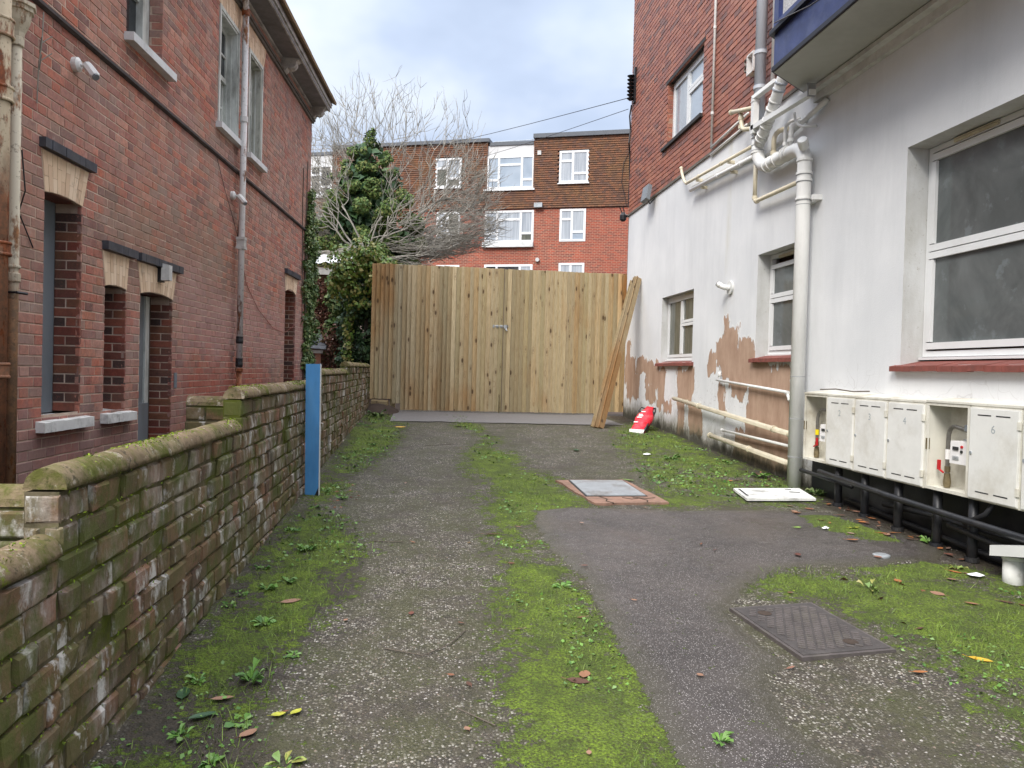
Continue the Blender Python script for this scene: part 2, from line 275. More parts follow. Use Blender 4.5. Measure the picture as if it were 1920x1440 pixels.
# ------------------------------------------------------------------ object helpers
ROOT = {}
def parent(o, p):
    if p is None: return
    o.parent = p
    o.matrix_parent_inverse = Matrix.Translation(-ROOT[p.name]) if p.name in ROOT else Matrix.Identity(4)
def tag(o, label=None, cat=None, group=None, kind=None):
    for k, v in (('label', label), ('category', cat), ('group', group), ('kind', kind)):
        if v: o[k] = v
    return o
def thing(name, label, cat, loc=(0, 0, 0), group=None):
    o = bpy.data.objects.new(name, None); COL.objects.link(o); o.location = loc; o.empty_display_size = .1
    ROOT[o.name] = Vector(loc); return tag(o, label, cat, group)
class MB:
    def __init__(s): s.v = []; s.f = []; s.mi = []; s.cur = 0
    def add(s, vs, fs):
        b = len(s.v); s.v.extend([tuple(x) for x in vs]); s.f.extend([tuple(i+b for i in f) for f in fs]); s.mi.extend([s.cur]*len(fs))
    def box8(s, p):   # p: 8 points, bottom 4 then top 4
        s.add(p, [(0, 3, 2, 1), (4, 5, 6, 7), (0, 1, 5, 4), (1, 2, 6, 5), (2, 3, 7, 6), (3, 0, 4, 7)])
    def box(s, x0, x1, y0, y1, z0, z1):
        s.box8([(x0, y0, z0), (x1, y0, z0), (x1, y1, z0), (x0, y1, z0), (x0, y0, z1), (x1, y0, z1), (x1, y1, z1), (x0, y1, z1)])
    def tube(s, pts, r, n=10, cap=True):
        pts = [Vector(p) for p in pts]; rs = r if isinstance(r, (list, tuple)) else [r]*len(pts)
        b = len(s.v); prev = None
        for i, p in enumerate(pts):
            d = (pts[min(i+1, len(pts)-1)]-pts[max(i-1, 0)]).normalized()
            if prev is None:
                a = Vector((0, 0, 1)) if abs(d.z) < .9 else Vector((1, 0, 0)); e1 = d.cross(a).normalized()
            else: e1 = (prev - d*prev.dot(d)).normalized()
            prev = e1; e2 = d.cross(e1)
            for k in range(n):
                t = 2*math.pi*k/n; s.v.append(tuple(p+(e1*math.cos(t)+e2*math.sin(t))*rs[i]))
        for i in range(len(pts)-1):
            for k in range(n):
                s.f.append((b+i*n+k, b+i*n+(k+1) % n, b+(i+1)*n+(k+1) % n, b+(i+1)*n+k)); s.mi.append(s.cur)
        if cap:
            s.f.append(tuple(b+k for k in range(n))[::-1]); s.mi.append(s.cur)
            s.f.append(tuple(b+(len(pts)-1)*n+k for k in range(n))); s.mi.append(s.cur)
    def build(s, name, mat, par=None, smooth=False, **t):
        me = bpy.data.meshes.new(name); me.from_pydata(s.v, [], s.f)
        ms = mat if isinstance(mat, (list, tuple)) else [mat]
        for x in ms: me.materials.append(MT[x] if isinstance(x, str) else x)
        if len(ms) > 1: me.polygons.foreach_set('material_index', s.mi)
        if smooth: me.shade_smooth()
        me.update(); o = bpy.data.objects.new(name, me); COL.objects.link(o); parent(o, par); return tag(o, **t) if t else o
def np_mesh(name, V, F, mat, par=None, smooth=False, **t):
    """V (n,3), F (m,k) arrays -> object"""
    me = bpy.data.meshes.new(name); V = np.asarray(V, np.float32); F = np.asarray(F, np.int32); k = F.shape[1]
    me.vertices.add(len(V)); me.vertices.foreach_set('co', V.ravel()); me.loops.add(F.size); me.loops.foreach_set('vertex_index', F.ravel())
    me.polygons.add(len(F)); me.polygons.foreach_set('loop_start', np.arange(0, F.size, k, dtype=np.int32)); me.polygons.foreach_set('loop_total', np.full(len(F), k, np.int32))
    me.materials.append(MT[mat]); me.update(calc_edges=True); me.validate()
    if smooth: me.shade_smooth()
    o = bpy.data.objects.new(name, me); COL.objects.link(o); parent(o, par); return tag(o, **t) if t else o
class Fr:   # a wall's frame: s along, z up, d out of the wall
    def __init__(s, O, U, N): s.O = Vector(O); s.U = Vector(U); s.N = Vector(N)
    def __call__(s, a, z, d=0): p = s.O+s.U*a+s.N*d; return (p.x, p.y, p.z+z)
def fbox(mb, fr, s0, s1, z0, z1, d0, d1):
    mb.box8([fr(s0, z0, d0), fr(s1, z0, d0), fr(s1, z0, d1), fr(s0, z0, d1), fr(s0, z1, d0), fr(s1, z1, d0), fr(s1, z1, d1), fr(s0, z1, d1)])
def fpoly(mb, fr, pts, d0, d1):   # prism from (s,z) outline between depths
    n = len(pts); mb.add([fr(a, z, d1) for a, z in pts]+[fr(a, z, d0) for a, z in pts],
        [tuple(range(n)), tuple(range(2*n-1, n-1, -1))]+[(i, n+i, n+(i+1) % n, (i+1) % n) for i in range(n)])
def brick_geo(l, h, d, j, rs, bev=.0035, jv=1.0):
    """one brick in local coords: x length, z height, y depth outwards (front at y=+j)"""
    f = d+j; B = bev
    v = [(0, 0, 0), (l, 0, 0), (l, 0, h), (0, 0, h), (0, f-B, 0), (l, f-B, 0), (l, f-B, h), (0, f-B, h), (B, f, B), (l-B, f, B), (l-B, f, h-B), (B, f, h-B)]
    v = [(x+rs.uniform(-1, 1)*.0012*jv, y+rs.uniform(-1, 1)*.0015*jv*(i > 3), z+rs.uniform(-1, 1)*.0012*jv) for i, (x, y, z) in enumerate(v)]
    q = [(0, 1, 5, 4), (1, 2, 6, 5), (2, 3, 7, 6), (3, 0, 4, 7), (4, 5, 9, 8), (5, 6, 10, 9), (6, 7, 11, 10), (7, 4, 8, 11), (8, 9, 10, 11)]
    return v, q
FWt = np.array(FW); RTt = np.array(RT); UPt = np.array(UP)
def seen(p):
    d = np.array(p)-np.array(CAM); z = d@FWt
    if z < .3: return 0
    x = 1390*(d@RTt)/z; y = 1390*(d@UPt)/z
    return 1/z if abs(x) < 985 and abs(y) < 745 else 0
def brickwork(par, fr, s0, s1, z0, z1, holes=(), bond='flemish', L=.225, H=.075, g=.010, depth=.03, proud=.0, mat='brickL', singles=300, seed=1, rough=.004, zfun=None, skip=None, bev=.0035, wear=1.0, jv=1.0):
    rs = random.Random(seed); rows = int(math.floor((z1-z0)/H+.001)); items = []
    for r in range(rows):
        za = z0+r*H; zb = za+H-g; s = s0
        if bond == 'flemish': seq = [L, L/2]; s -= (r % 2)*L*.75
        elif bond == 'stretcher': seq = [L]; s -= (r % 2)*L/2
        elif bond == 'garden': seq = [L] if r % 4 else [L/2]; s -= (r % 2)*L/2 if r % 4 else L/4
        else: seq = [L/2]; s -= (r % 2)*L/4
        i = 0
        while s < s1:
            l = seq[i % len(seq)]; i += 1; a, b = s, s+l-g; s += l
            full = True
            if a < s0: a = s0; full = False
            if b > s1: b = s1; full = False
            if b-a < .02: continue
            segs = [(a, b)]
            for (h0, h1, k0, k1) in holes:
                if k1 <= za+.012 or k0 >= zb-.012: continue
                ns = []
                for (x, y) in segs:
                    if h1 <= x or h0 >= y: ns.append((x, y)); continue
                    if x < h0: ns.append((x, h0))
                    if y > h1: ns.append((h1, y))
                segs = ns
            for (x, y) in segs:
                if y-x < .02: continue
                if zfun and zb > zfun((x+y)/2)+.02: continue
                if skip and skip((x+y)/2, (za+zb)/2): continue
                items.append((x, y, za, zb, full and abs((y-x)-(l-g)) < 1e-4, l))
    score = [(seen(fr((x+y)/2, (za+zb)/2))*(1 if fl else 0), k) for k, (x, y, za, zb, fl, l) in enumerate(items)]
    best = set(k for sc, k in sorted(score, reverse=True)[:singles] if sc > 0)
    meshes = {}; rest = MB()
    U, N = fr.U, fr.N; basis = Matrix(((U.x, N.x, 0), (U.y, N.y, 0), (0, 0, 1)))
    for k, (x, y, za, zb, fl, l) in enumerate(items):
        jit = proud+rs.uniform(-rough, rough)*wear
        if k in best:
            key = (l, rs.randrange(9))
            if key not in meshes:
                v, q = brick_geo(l-g, H-g, depth, 0, rs, bev, jv); me = bpy.data.meshes.new('brick'); me.from_pydata(v, [], q); me.materials.append(MT[mat]); me.update(); meshes[key] = me
            o = bpy.data.objects.new('brick', meshes[key]); COL.objects.link(o); parent(o, par)
            rot = basis @ Matrix.Rotation(rs.gauss(0, .006*wear), 3, 'Z') @ Matrix.Rotation(rs.gauss(0, .005*wear), 3, 'Y')
            mtx = rot.to_4x4(); mtx.translation = Vector(fr(x, za, jit-depth))
            o.matrix_basis = mtx
        else:
            v, q = brick_geo(y-x, zb-za, depth, 0, rs, bev, jv)
            rest.add([fr(x+a, za+c+rs.gauss(0, .0008), jit-depth+b) for a, b, c in v], q)
    if rest.f: rest.build('brick_courses', mat, par, kind='stuff')
def wall_sheet(fr, S, Z, holes, name, mat, par, d=0.0, step=None, attrs=None, **t):
    """front skin of a wall with rectangular holes; optional fine grid and point attributes"""
    ss = set(S); zs = set(Z)
    for h in holes: ss.update((h[0], h[1])); zs.update((h[2], h[3]))
    ss = sorted(x for x in ss if S[0] <= x <= S[-1]); zs = sorted(x for x in zs if Z[0] <= x <= Z[-1])
    if step:
        def sub(a):
            o = []
            for x, y in zip(a[:-1], a[1:]):
                k = max(1, int(math.ceil((y-x)/step))); o += [x+(y-x)*i/k for i in range(k)]
            return o+[a[-1]]
        ss = sub(ss); zs = sub(zs)
    n = len(ss); V = [fr(a, z, d) for z in zs for a in ss]; F = []
    for j in range(len(zs)-1):
        cz = (zs[j]+zs[j+1])/2
        for i in range(n-1):
            cs = (ss[i]+ss[i+1])/2
            if any(h[0] < cs < h[1] and h[2] < cz < h[3] for h in holes): continue
            F.append((j*n+i, j*n+i+1, (j+1)*n+i+1, (j+1)*n+i))
    o = np_mesh(name, V, F, mat, par, **t)
    if attrs:
        for an, fn in attrs.items():
            at = o.data.attributes.new(an, 'FLOAT', 'POINT'); at.data.foreach_set('value', np.array([fn(a, z) for z in zs for a in ss], np.float32))
    return o
def window(par, fr, rect, cells, d=-.1, bar=.05, fmat='upvc', gmat='glass_dark', th=.05, outer=.045, name='window', glab=None):
    s0, s1, z0, z1 = rect; f = MB()
    for a, b, c, e in ((s0, s1, z0, z0+outer), (s0, s1, z1-outer, z1), (s0, s0+outer, z0+outer, z1-outer), (s1-outer, s1, z0+outer, z1-outer)): fbox(f, fr, a, b, c, e, d-th, d)
    w = f.build(name, fmat, par)
    for ci, cell in enumerate(cells):
        a, b, c, e = cell[:4]; gm = cell[4] if len(cell) > 4 else gmat; q = MB(); k = .004
        for x, y, u, v in ((a, b, c, c+bar), (a, b, e-bar, e), (a, a+bar, c+bar, e-bar), (b-bar, b, c+bar, e-bar)): fbox(q, fr, x+k, y-k, u+k, v-k, d-th, d+.012)
        q.build('sash', fmat, w)
        q = MB(); fbox(q, fr, a+bar-.01, b-bar+.01, c+bar-.01, e-bar+.01, d-th+.01, d-.012); q.build('pane', gm, w)
    return w
# height of the ground: the drive climbs away from the camera, easing off at the gate
def gz(x, y):
    y = np.asarray(y, float); return np.where(y < 12, .045*y, .54+.022*(y-12)) if True else 0
def gzs(x, y): return .045*y if y < 12 else .54+.022*(y-12)

# ================================================================== GROUND
def poly_sd(poly, X, Y):
    """signed distance (positive inside) of points to a closed polygon"""
    P = np.array(poly, float); n = len(P); d = np.full(X.shape, 1e9); ins = np.zeros(X.shape, bool)
    for i in range(n):
        a = P[i]; b = P[(i+1) % n]; e = b-a; t = np.clip(((X-a[0])*e[0]+(Y-a[1])*e[1])/(e@e), 0, 1)
        d = np.minimum(d, np.hypot(X-a[0]-t*e[0], Y-a[1]-t*e[1]))
        c = ((a[1] > Y) != (b[1] > Y)) & (X < (b[0]-a[0])*(Y-a[1])/(b[1]-a[1]+1e-12)+a[0]); ins ^= c
    return np.where(ins, d, -d)
def fnoise(X, Y, sc, seed):   # smooth value noise
    r = np.random.default_rng(seed).random((64, 64)); x = X*sc+100; y = Y*sc+100
    xi = np.floor(x).astype(int); yi = np.floor(y).astype(int); fx = x-xi; fy = y-yi; fx = fx*fx*(3-2*fx); fy = fy*fy*(3-2*fy)
    g = lambda i, j: r[i % 64, j % 64]
    return (g(xi, yi)*(1-fx)+g(xi+1, yi)*fx)*(1-fy)+(g(xi, yi+1)*(1-fx)+g(xi+1, yi+1)*fx)*fy
def fbm(X, Y, sc, seed): return sum(fnoise(X, Y, sc*2**k, seed+k)*.5**k for k in range(4))/1.875
TAR = [(.93, 5.92), (1.2, 6.05), (2.0, 5.93), (3.0, 5.95), (3.45, 5.85), (3.62, 5.3), (3.66, 4.8), (3.4, 4.55), (2.9, 4.46), (2.3, 4.40), (2.0, 4.2), (1.8, 4.0), (1.6, 3.75), (1.56, 3.4), (1.62, 3.12), (1.42, 2.87), (1.36, 2.6), (1.45, 2.2), (1.5, 1.0), (.62, 1.0), (.86, 2.3), (.90, 3.0), (.92, 3.7), (.95, 4.3), (.88, 4.7), (.84, 5.2), (.88, 5.7)]
STRIP = [(.50, 13.9), (.53, 11.5), (.72, 10.6), (.62, 9.3), (.50, 7.9), (.55, 6.6), (.56, 5.6), (.50, 5.0), (.47, 4.1), (.46, 3.4), (.44, 2.9), (.40, 2.3), (.35, 1.2), (.72, 1.2), (.86, 2.4), (.90, 3.1), (.92, 3.75), (.90, 4.3), (.86, 4.7), (.80, 5.3), (.88, 5.95), (1.30, 6.10), (1.42, 6.5), (1.30, 7.1), (1.12, 7.9), (1.02, 9.0), (.96, 10.2), (.80, 11.6), (.62, 13.9)]
LEFTV = [(-1.02, 1.0), (-.50, 1.0), (-.52, 2.6), (-.50, 3.3), (-.42, 3.9), (-.34, 4.8), (-.48, 5.5), (-.72, 6.0), (-.62, 7.4), (-.42, 8.6), (-.28, 10.0), (-.22, 11.6), (-.5, 12.3), (-.6, 13.9), (-1.06, 13.9)]
RIGHT1 = [(2.0, 6.12), (3.3, 6.15), (3.85, 6.6), (3.85, 13.0), (3.4, 12.4), (2.9, 11.4), (2.5, 9.8), (2.35, 8.2), (2.2, 7.2)]
RIGHT2 = [(2.05, 4.35), (2.5, 4.40), (3.0, 4.30), (3.7, 4.35), (3.85, 4.0), (3.85, 1.0), (2.3, 1.0), (2.15, 2.2), (2.2, 2.9), (2.25, 3.3), (2.15, 3.85), (1.9, 4.05)]
MOSSP = [(3.05, 5.75), (3.35, 5.75), (3.5, 5.2), (3.45, 4.95), (3.2, 5.0), (3.0, 5.4)]
MOSSQ = [(2.7, 4.42), (3.3, 4.55), (3.55, 4.45), (3.5, 4.2), (2.9, 4.2)]
def moss_field(X, Y):
    n = fbm(X, Y, 1.5, 5); n2 = fbm(X, Y, 5, 9); f = np.zeros(X.shape)
    for poly, w, a in ((STRIP, .60, 1.12), (LEFTV, .45, .70), (RIGHT1, .55, .70), (RIGHT2, .50, .76), (MOSSP, .12, 1.0), (MOSSQ, .1, 1.05)):
        g_ = a*np.clip(poly_sd(poly, X, Y)/w+.5, 0, 1); f = np.maximum(f, g_)
    tar = np.clip(poly_sd(TAR, X, Y)/.05+.2, 0, 1); mp = np.clip(poly_sd(MOSSP, X, Y)/.1+.6, 0, 1)
    f = f*(1-tar*(1-mp)); return np.clip(f*.90+((n-.5)*.80+(n2-.5)*.75)*np.clip(f*1.6, 0, 1)-.03, 0, 1)*(f > .02)
def grid(x0, x1, nx, y0, y1, ny):
    xs = np.linspace(x0, x1, nx); ys = np.linspace(y0, y1, ny); X, Y = np.meshgrid(xs, ys); i = np.arange(nx-1)[None, :]+np.arange(ny-1)[:, None]*nx
    return X, Y, np.stack([i, i+1, i+nx+1, i+nx], -1).reshape(-1, 4)
X, Y, F = grid(-1.04, 3.98, 202, .2, 14.4, 560)
sdt = poly_sd(TAR, X, Y); Z = gz(X, Y)+(fbm(X, Y, 1.2, 3)-.5)*.02+(fbm(X, Y, 7, 31)-.5)*.008+np.clip(sdt/.03, 0, 1)*.016
mf = moss_field(X, Y); Z = Z+mf*.012*(fbm(X, Y, 9, 77)+.2); Z += np.clip((-.80-X)/.25, 0, 1)*.02
m = M('driveway_asphalt'); mo = m.attr('moss'); ta = m.attr('tar')
v1 = m.vor(88); v1c = m.vor(88, None, 'F1', 'Color'); sep = m.n('SeparateColor'); m.put(sep.inputs[0], v1c)
c = m.mix(m.thr(m.noise(8, None, 5, .75), .3, .7), (.036, .030, .022), (.080, .066, .048))
st = m.ramp(sep.outputs[0], [(0, (.045, .04, .035)), (.34, (.12, .10, .08)), (.50, (.19, .17, .135)), (.70, (.32, .29, .24)), (.86, (.60, .56, .49))], True)
gv = m.math('MULTIPLY', m.thr(v1, .56, .42), m.thr(m.noise(2.2, m.pos((1, 1, 1), (3, 9, 3)), 5, .75), .34, .60)); c = m.mix(m.math('MULTIPLY', gv, .9), c, st)
c = m.mix(m.math('MULTIPLY', m.thr(m.noise(3.1, m.pos((1, 1, 1), (9, 3, 3)), 6, .75), .40, .60), .65), c, (.060, .062, .022))
c = m.mix(m.math('MULTIPLY', m.thr(m.noise(13, m.pos((1, 1, 1), (1, 3, 3)), 4, .75), .54, .66), .35), c, (.035, .030, .026))
soil = m.thr(m.math('ADD', m.attr('soil'), m.math('MULTIPLY', m.math('SUBTRACT', m.noise(9, None, 5, .75), .5), .9)), .40, .60); c = m.mix(m.math('MULTIPLY', soil, .8), c, m.mix(m.thr(m.noise(30, None, 4, .7), .35, .65), (.018, .014, .010), (.055, .041, .029)))
# smoother patch of tarmac
tn = m.math('ADD', ta, m.math('ADD', m.math('MULTIPLY', m.math('SUBTRACT', m.noise(22, None, 5, .75), .5), .10), m.math('MULTIPLY', m.math('SUBTRACT', m.noise(4, None, 3, .7), .5), .16))); tf = m.thr(tn, -.006, .004)
v2 = m.vor(170); v2c = m.vor(170, None, 'F1', 'Color'); s2 = m.n('SeparateColor'); m.put(s2.inputs[0], v2c)
tcx = m.mix(m.thr(m.noise(2.0, m.pos((1, 1, 1), (5, 5, 1)), 5, .6), .35, .65), (.034, .029, .026), (.068, .057, .050)); tcx = m.mix(m.math('MULTIPLY', m.thr(m.noise(7, m.pos((1, 1, 1), (8, 5, 1)), 6, .8), .50, .66), .45), tcx, (.036, .031, .028)); tcx = m.mix(m.math('MULTIPLY', m.thr(m.noise(150, None, 2, .8), .45, .65), .5), tcx, (.12, .105, .10))
tcx = m.mix(m.math('MULTIPLY', m.thr(v2, .45, .25), m.thr(s2.outputs[1], .66, .82)), tcx, (.38, .35, .33))
tcx = m.mix(m.math('MULTIPLY', m.thr(tn, .16, .01), .45), tcx, (.055, .052, .022))
c = m.mix(tf, c, tcx)
# moss
mn = m.math('ADD', m.math('ADD', mo, m.math('MULTIPLY', m.math('SUBTRACT', m.noise(60, None, 3, .8), .5), 1.0)), m.math('MULTIPLY', m.math('SUBTRACT', m.noise(13, m.pos((1, 1, 1), (2, 2, 2)), 5, .8), .5), 2.7)); mfac = m.thr(mn, .36, .52)
mc = m.mix(m.thr(m.noise(5.2, None, 6, .8), .40, .60), (.085, .14, .014), (.21, .32, .022)); mc = m.mix(m.thr(m.noise(90, None, 3, .7), .35, .68), tuple(x*.5 for x in (.08, .085, .02)), mc)
c = m.mix(m.math('MULTIPLY', mfac, .9), c, mc)

hh = m.math('ADD', m.math('MULTIPLY', m.math('MULTIPLY', m.thr(v1, .6, .1), m.math('SUBTRACT', 1.0, tf)), .8), m.math('ADD', m.math('MULTIPLY', m.noise(120, None, 3, .7), .5), m.math('MULTIPLY', m.math('MULTIPLY', mfac, m.noise(70, None, 4, .8)), 2.2)))
m.bump(hh, .75, .008)
ro = m.mix(tf, (.72, .72, .72), m.mix(m.thr(m.noise(1.6, m.pos((1, 1, 1), (2, 5, 1)), 4, .6), .38, .6), (.30, .30, .30), (.58, .58, .58))); ro = m.mix(mfac, ro, (.95, .95, .95))
MT['drive'] = m.fin(c, ro, .38)
dr = np_mesh('driveway', np.stack([X, Y, Z], -1).reshape(-1, 3), F, 'drive', smooth=True, kind='structure')
sf = np.clip(np.maximum(np.clip(poly_sd(LEFTV, X, Y)/.4+.5, 0, 1), np.clip((X-3.25)/.4, 0, 1))*.9+(fbm(X, Y, 2, 41)-.5)*.8, 0, 1)
for nm, arr in (('moss', mf), ('tar', sdt), ('soil', sf)):
    a = dr.data.attributes.new(nm, 'FLOAT', 'POINT'); a.data.foreach_set('value', arr.ravel().astype(np.float32))
drive_z = lambda x, y: gz(x, y)+(fbm(np.atleast_1d(np.asarray(x, float)), np.atleast_1d(np.asarray(y, float)), 1.2, 3)-.5)*.02+np.clip(poly_sd(TAR, np.atleast_1d(np.asarray(x, float)), np.atleast_1d(np.asarray(y, float)))/.05, 0, 1)*.014
def dz(x, y): return float(np.ravel(drive_z(x, y))[0])
MB_ = MB(); R_ = 700
ys_ = [-R_, -3, 0, 12, 14.4, 60, R_]; zz = lambda y: -.22 if y < -3 else (gzs(0, max(y, 0))-.16 if y <= 60 else 1.35)
for a, b in zip(ys_[:-1], ys_[1:]):
    za = -.3 if a <= -3 else (gzs(0, a)-.16 if a <= 14.4 else 1.3); zb = -.3 if b <= -3 else (gzs(0, b)-.16 if b <= 14.4 else 1.3)
    MB_.add([(-R_, a, za), (R_, a, za), (R_, b, zb), (-R_, b, zb)], [(0, 1, 2, 3)])
MB_.build('ground', 'earth', kind='structure')
q = MB(); X, Y, F = grid(-.55, 3.3, 78, 12.0, 13.98, 40)
zz_ = gz(X, Y)+.012+(fbm(X, Y, 1.2, 3)-.5)*.02; np_mesh('concrete_apron', np.stack([X, Y+.22*(fbm(X, Y, 4, 8)-.5)*(Y < 12.3), zz_], -1).reshape(-1, 3), F, 'concrete_strip', kind='structure')

# ================================================================== LEFT HOUSE
HU = Vector((.0579, .9983, 0)); HN = Vector((.9983, -.0579, 0)); LH = Fr((-3.1, .009, 0), HU, HN)
hl = thing('brick_house', 'old weathered red brick house with boarded openings, buff arches and timber sash windows', 'house', (-3.0, 9, 0))
OPL = [(5.753, 6.262, .99, 2.63), (6.663, 7.045, .96, 2.05), (7.345, 8.09, -.3, 2.07), (12.81, 13.54, -.3, 2.68), (6.97, 7.735, 4.30, 6.25), (9.355, 10.13, 4.30, 5.74), (10.55, 11.23, 4.28, 5.72)]
wall_sheet(LH, [2.0, 14.58], [-.3, 6.32], OPL, 'wall', 'mortarL', hl, d=-.0042)
brickwork(hl, LH, 4.9, 14.58, -.075, 6.3, OPL, 'flemish', H=.075, L=.232, g=.009, mat='brickL', seed=3, rough=.0025, wear=.6)
q = MB()   # rear body and gable return
fbox(q, LH, 2.0, 14.56, -.3, 6.3, -5.0, -.45); fbox(q, LH, 14.50, 14.58, -.3, 6.3, -.45, -.03); q.build('house_body', 'mortarL', hl)
# reveals: brick jambs on the far side of each opening, plain backs behind
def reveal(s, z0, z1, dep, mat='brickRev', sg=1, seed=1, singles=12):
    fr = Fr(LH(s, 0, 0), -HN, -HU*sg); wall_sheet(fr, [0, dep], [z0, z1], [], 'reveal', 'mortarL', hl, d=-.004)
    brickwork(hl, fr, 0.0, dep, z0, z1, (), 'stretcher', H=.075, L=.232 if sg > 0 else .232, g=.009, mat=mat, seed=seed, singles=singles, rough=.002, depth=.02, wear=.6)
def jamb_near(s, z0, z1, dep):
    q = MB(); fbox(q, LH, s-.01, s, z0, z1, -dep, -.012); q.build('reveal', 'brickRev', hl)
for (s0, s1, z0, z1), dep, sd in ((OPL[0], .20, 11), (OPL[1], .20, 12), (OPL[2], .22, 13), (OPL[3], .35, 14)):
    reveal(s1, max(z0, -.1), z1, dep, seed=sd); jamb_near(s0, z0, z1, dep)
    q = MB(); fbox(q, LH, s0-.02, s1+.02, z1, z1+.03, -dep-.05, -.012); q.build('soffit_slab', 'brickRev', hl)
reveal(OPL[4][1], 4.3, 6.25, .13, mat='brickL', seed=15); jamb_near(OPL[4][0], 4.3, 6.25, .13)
# buff brick arches and slate drip courses
def arch(sb0, sb1, st0, st1, zb, zt, n, rise=.03, slate=None, ns=6, rsd=1):
    rs = random.Random(rsd)
    for i in range(n):
        t0, t1 = i/n, (i+1)/n; g = .004
        for lv in range(2):
            sp = .38+.3*(i % 2); h0, h1 = (0, sp) if lv == 0 else (sp, 1)
            def P(t, h): 
                a = sb0+(sb1-sb0)*t; b = st0+(st1-st0)*t; z = zb+rise*(1-(2*t-1)**2)
                return (a+(b-a)*h, z+(zt-z)*h)
            p = [P(t0, h0), P(t1, h0), P(t1, h1), P(t0, h1)]; cx = sum(a for a, _ in p)/4; cz = sum(b for _, b in p)/4
            p = [(cx+(a-cx)*(1-g/((t1-t0)*(sb1-sb0))), cz+(b-cz)*.975) for a, b in p]
            q = MB(); fpoly(q, LH, p, -.03, .006+rs.uniform(-.0015, .0015)); q.build('voussoir', 'buff', hl)
    q = MB(); fpoly(q, LH, [(sb0-.004, zb-.004)]+[(sb0+(sb1-sb0)*k/8, zb+rise*(1-(k/4-1)**2)-.0) for k in range(0, 9)]+[(sb1+.004, zb-.004), (st1+.006, zt+.005), (st0-.006, zt+.005)], -.028, .0015); q.build('arch_mortar', 'mortarL', hl)
    if slate:
        a, b, z0, z1 = slate; x = a; k = 0; ws = [.10, .21, .10, .13]; sc = (b-a)/sum(ws[j % 4] for j in range(ns))
        for j in range(ns):
            w_ = ws[j % 4]*sc; q = MB(); fbox(q, LH, x+.002, x+w_-.002, z0, z1, -.02, .05+rs.uniform(-.003, .003)); q.build('drip_brick', 'slate_blue', hl); x += w_
arch(5.75, 6.265, 5.70, 6.36, 2.612, 2.905, 10, .02, (5.672, 6.40, 2.915, 2.985), 6, 1)
arch(6.66, 7.05, 6.605, 7.09, 2.035, 2.325, 8, .02, (6.60, 7.185, 2.335, 2.408), 5, 2)
arch(7.345, 8.09, 7.27, 8.18, 2.042, 2.325, 14, .035, (7.245, 8.25, 2.335, 2.408), 8, 3)
arch(12.81, 13.54, 12.76, 13.66, 2.64, 2.92, 12, .06, (12.72, 13.72, 2.93, 3.01), 7, 4)
arch(9.33, 10.15, 9.22, 10.27, 5.74, 6.02, 13, .0, None, 0, 5); arch(10.53, 11.25, 10.42, 11.37, 5.72, 6.02, 12, .0, None, 0, 6)
# boards and sills
def hpart(name, mat, *a, par=None): q = MB(); fbox(q, LH, *a); return q.build(name, mat, par or hl)
hpart('board_panel', 'grey_board', 5.76, 6.26, .98, 2.63, -.23, -.20); hpart('board_panel', 'grey_board', 6.67, 7.04, .95, 2.05, -.23, -.20)
dp = hpart('door_panel', 'grey_board', 7.35, 7.90, .3, 2.06, -.25, -.205); hpart('door_frame', 'timber_grey', 7.90, 7.985, .62, 2.06, -.25, -.185); hpart('door_frame', 'dark_timber', 7.985, 8.05, -.2, 2.06, -.25, -.20); hpart('kick_plate', 'grey_board', 7.352, 7.97, .3, .98, -.204, -.175, par=dp)
hpart('board_panel', 'dark_timber', 12.82, 13.53, -.2, 2.68, -.40, -.35)
for a, b, z, t in ((5.68, 6.385, .865, 1), (6.615, 7.17, .865, 2)):
    q = MB(); rs = random.Random(t); n = 8
    for i in range(n):
        x0 = a+(b-a)*i/n; x1 = a+(b-a)*(i+1)/n; e0 = rs.uniform(-.004, .004)
        q.box8([LH(x0, z, -.2), LH(x1, z, -.2), LH(x1, z, .065+e0), LH(x0, z, .065), LH(x0, z+.105, -.2), LH(x1, z+.105, -.2), LH(x1, z+.075+e0, .065), LH(x0, z+.075+e0, .065)])
    q.build('sill', 'flaking_white', hl)
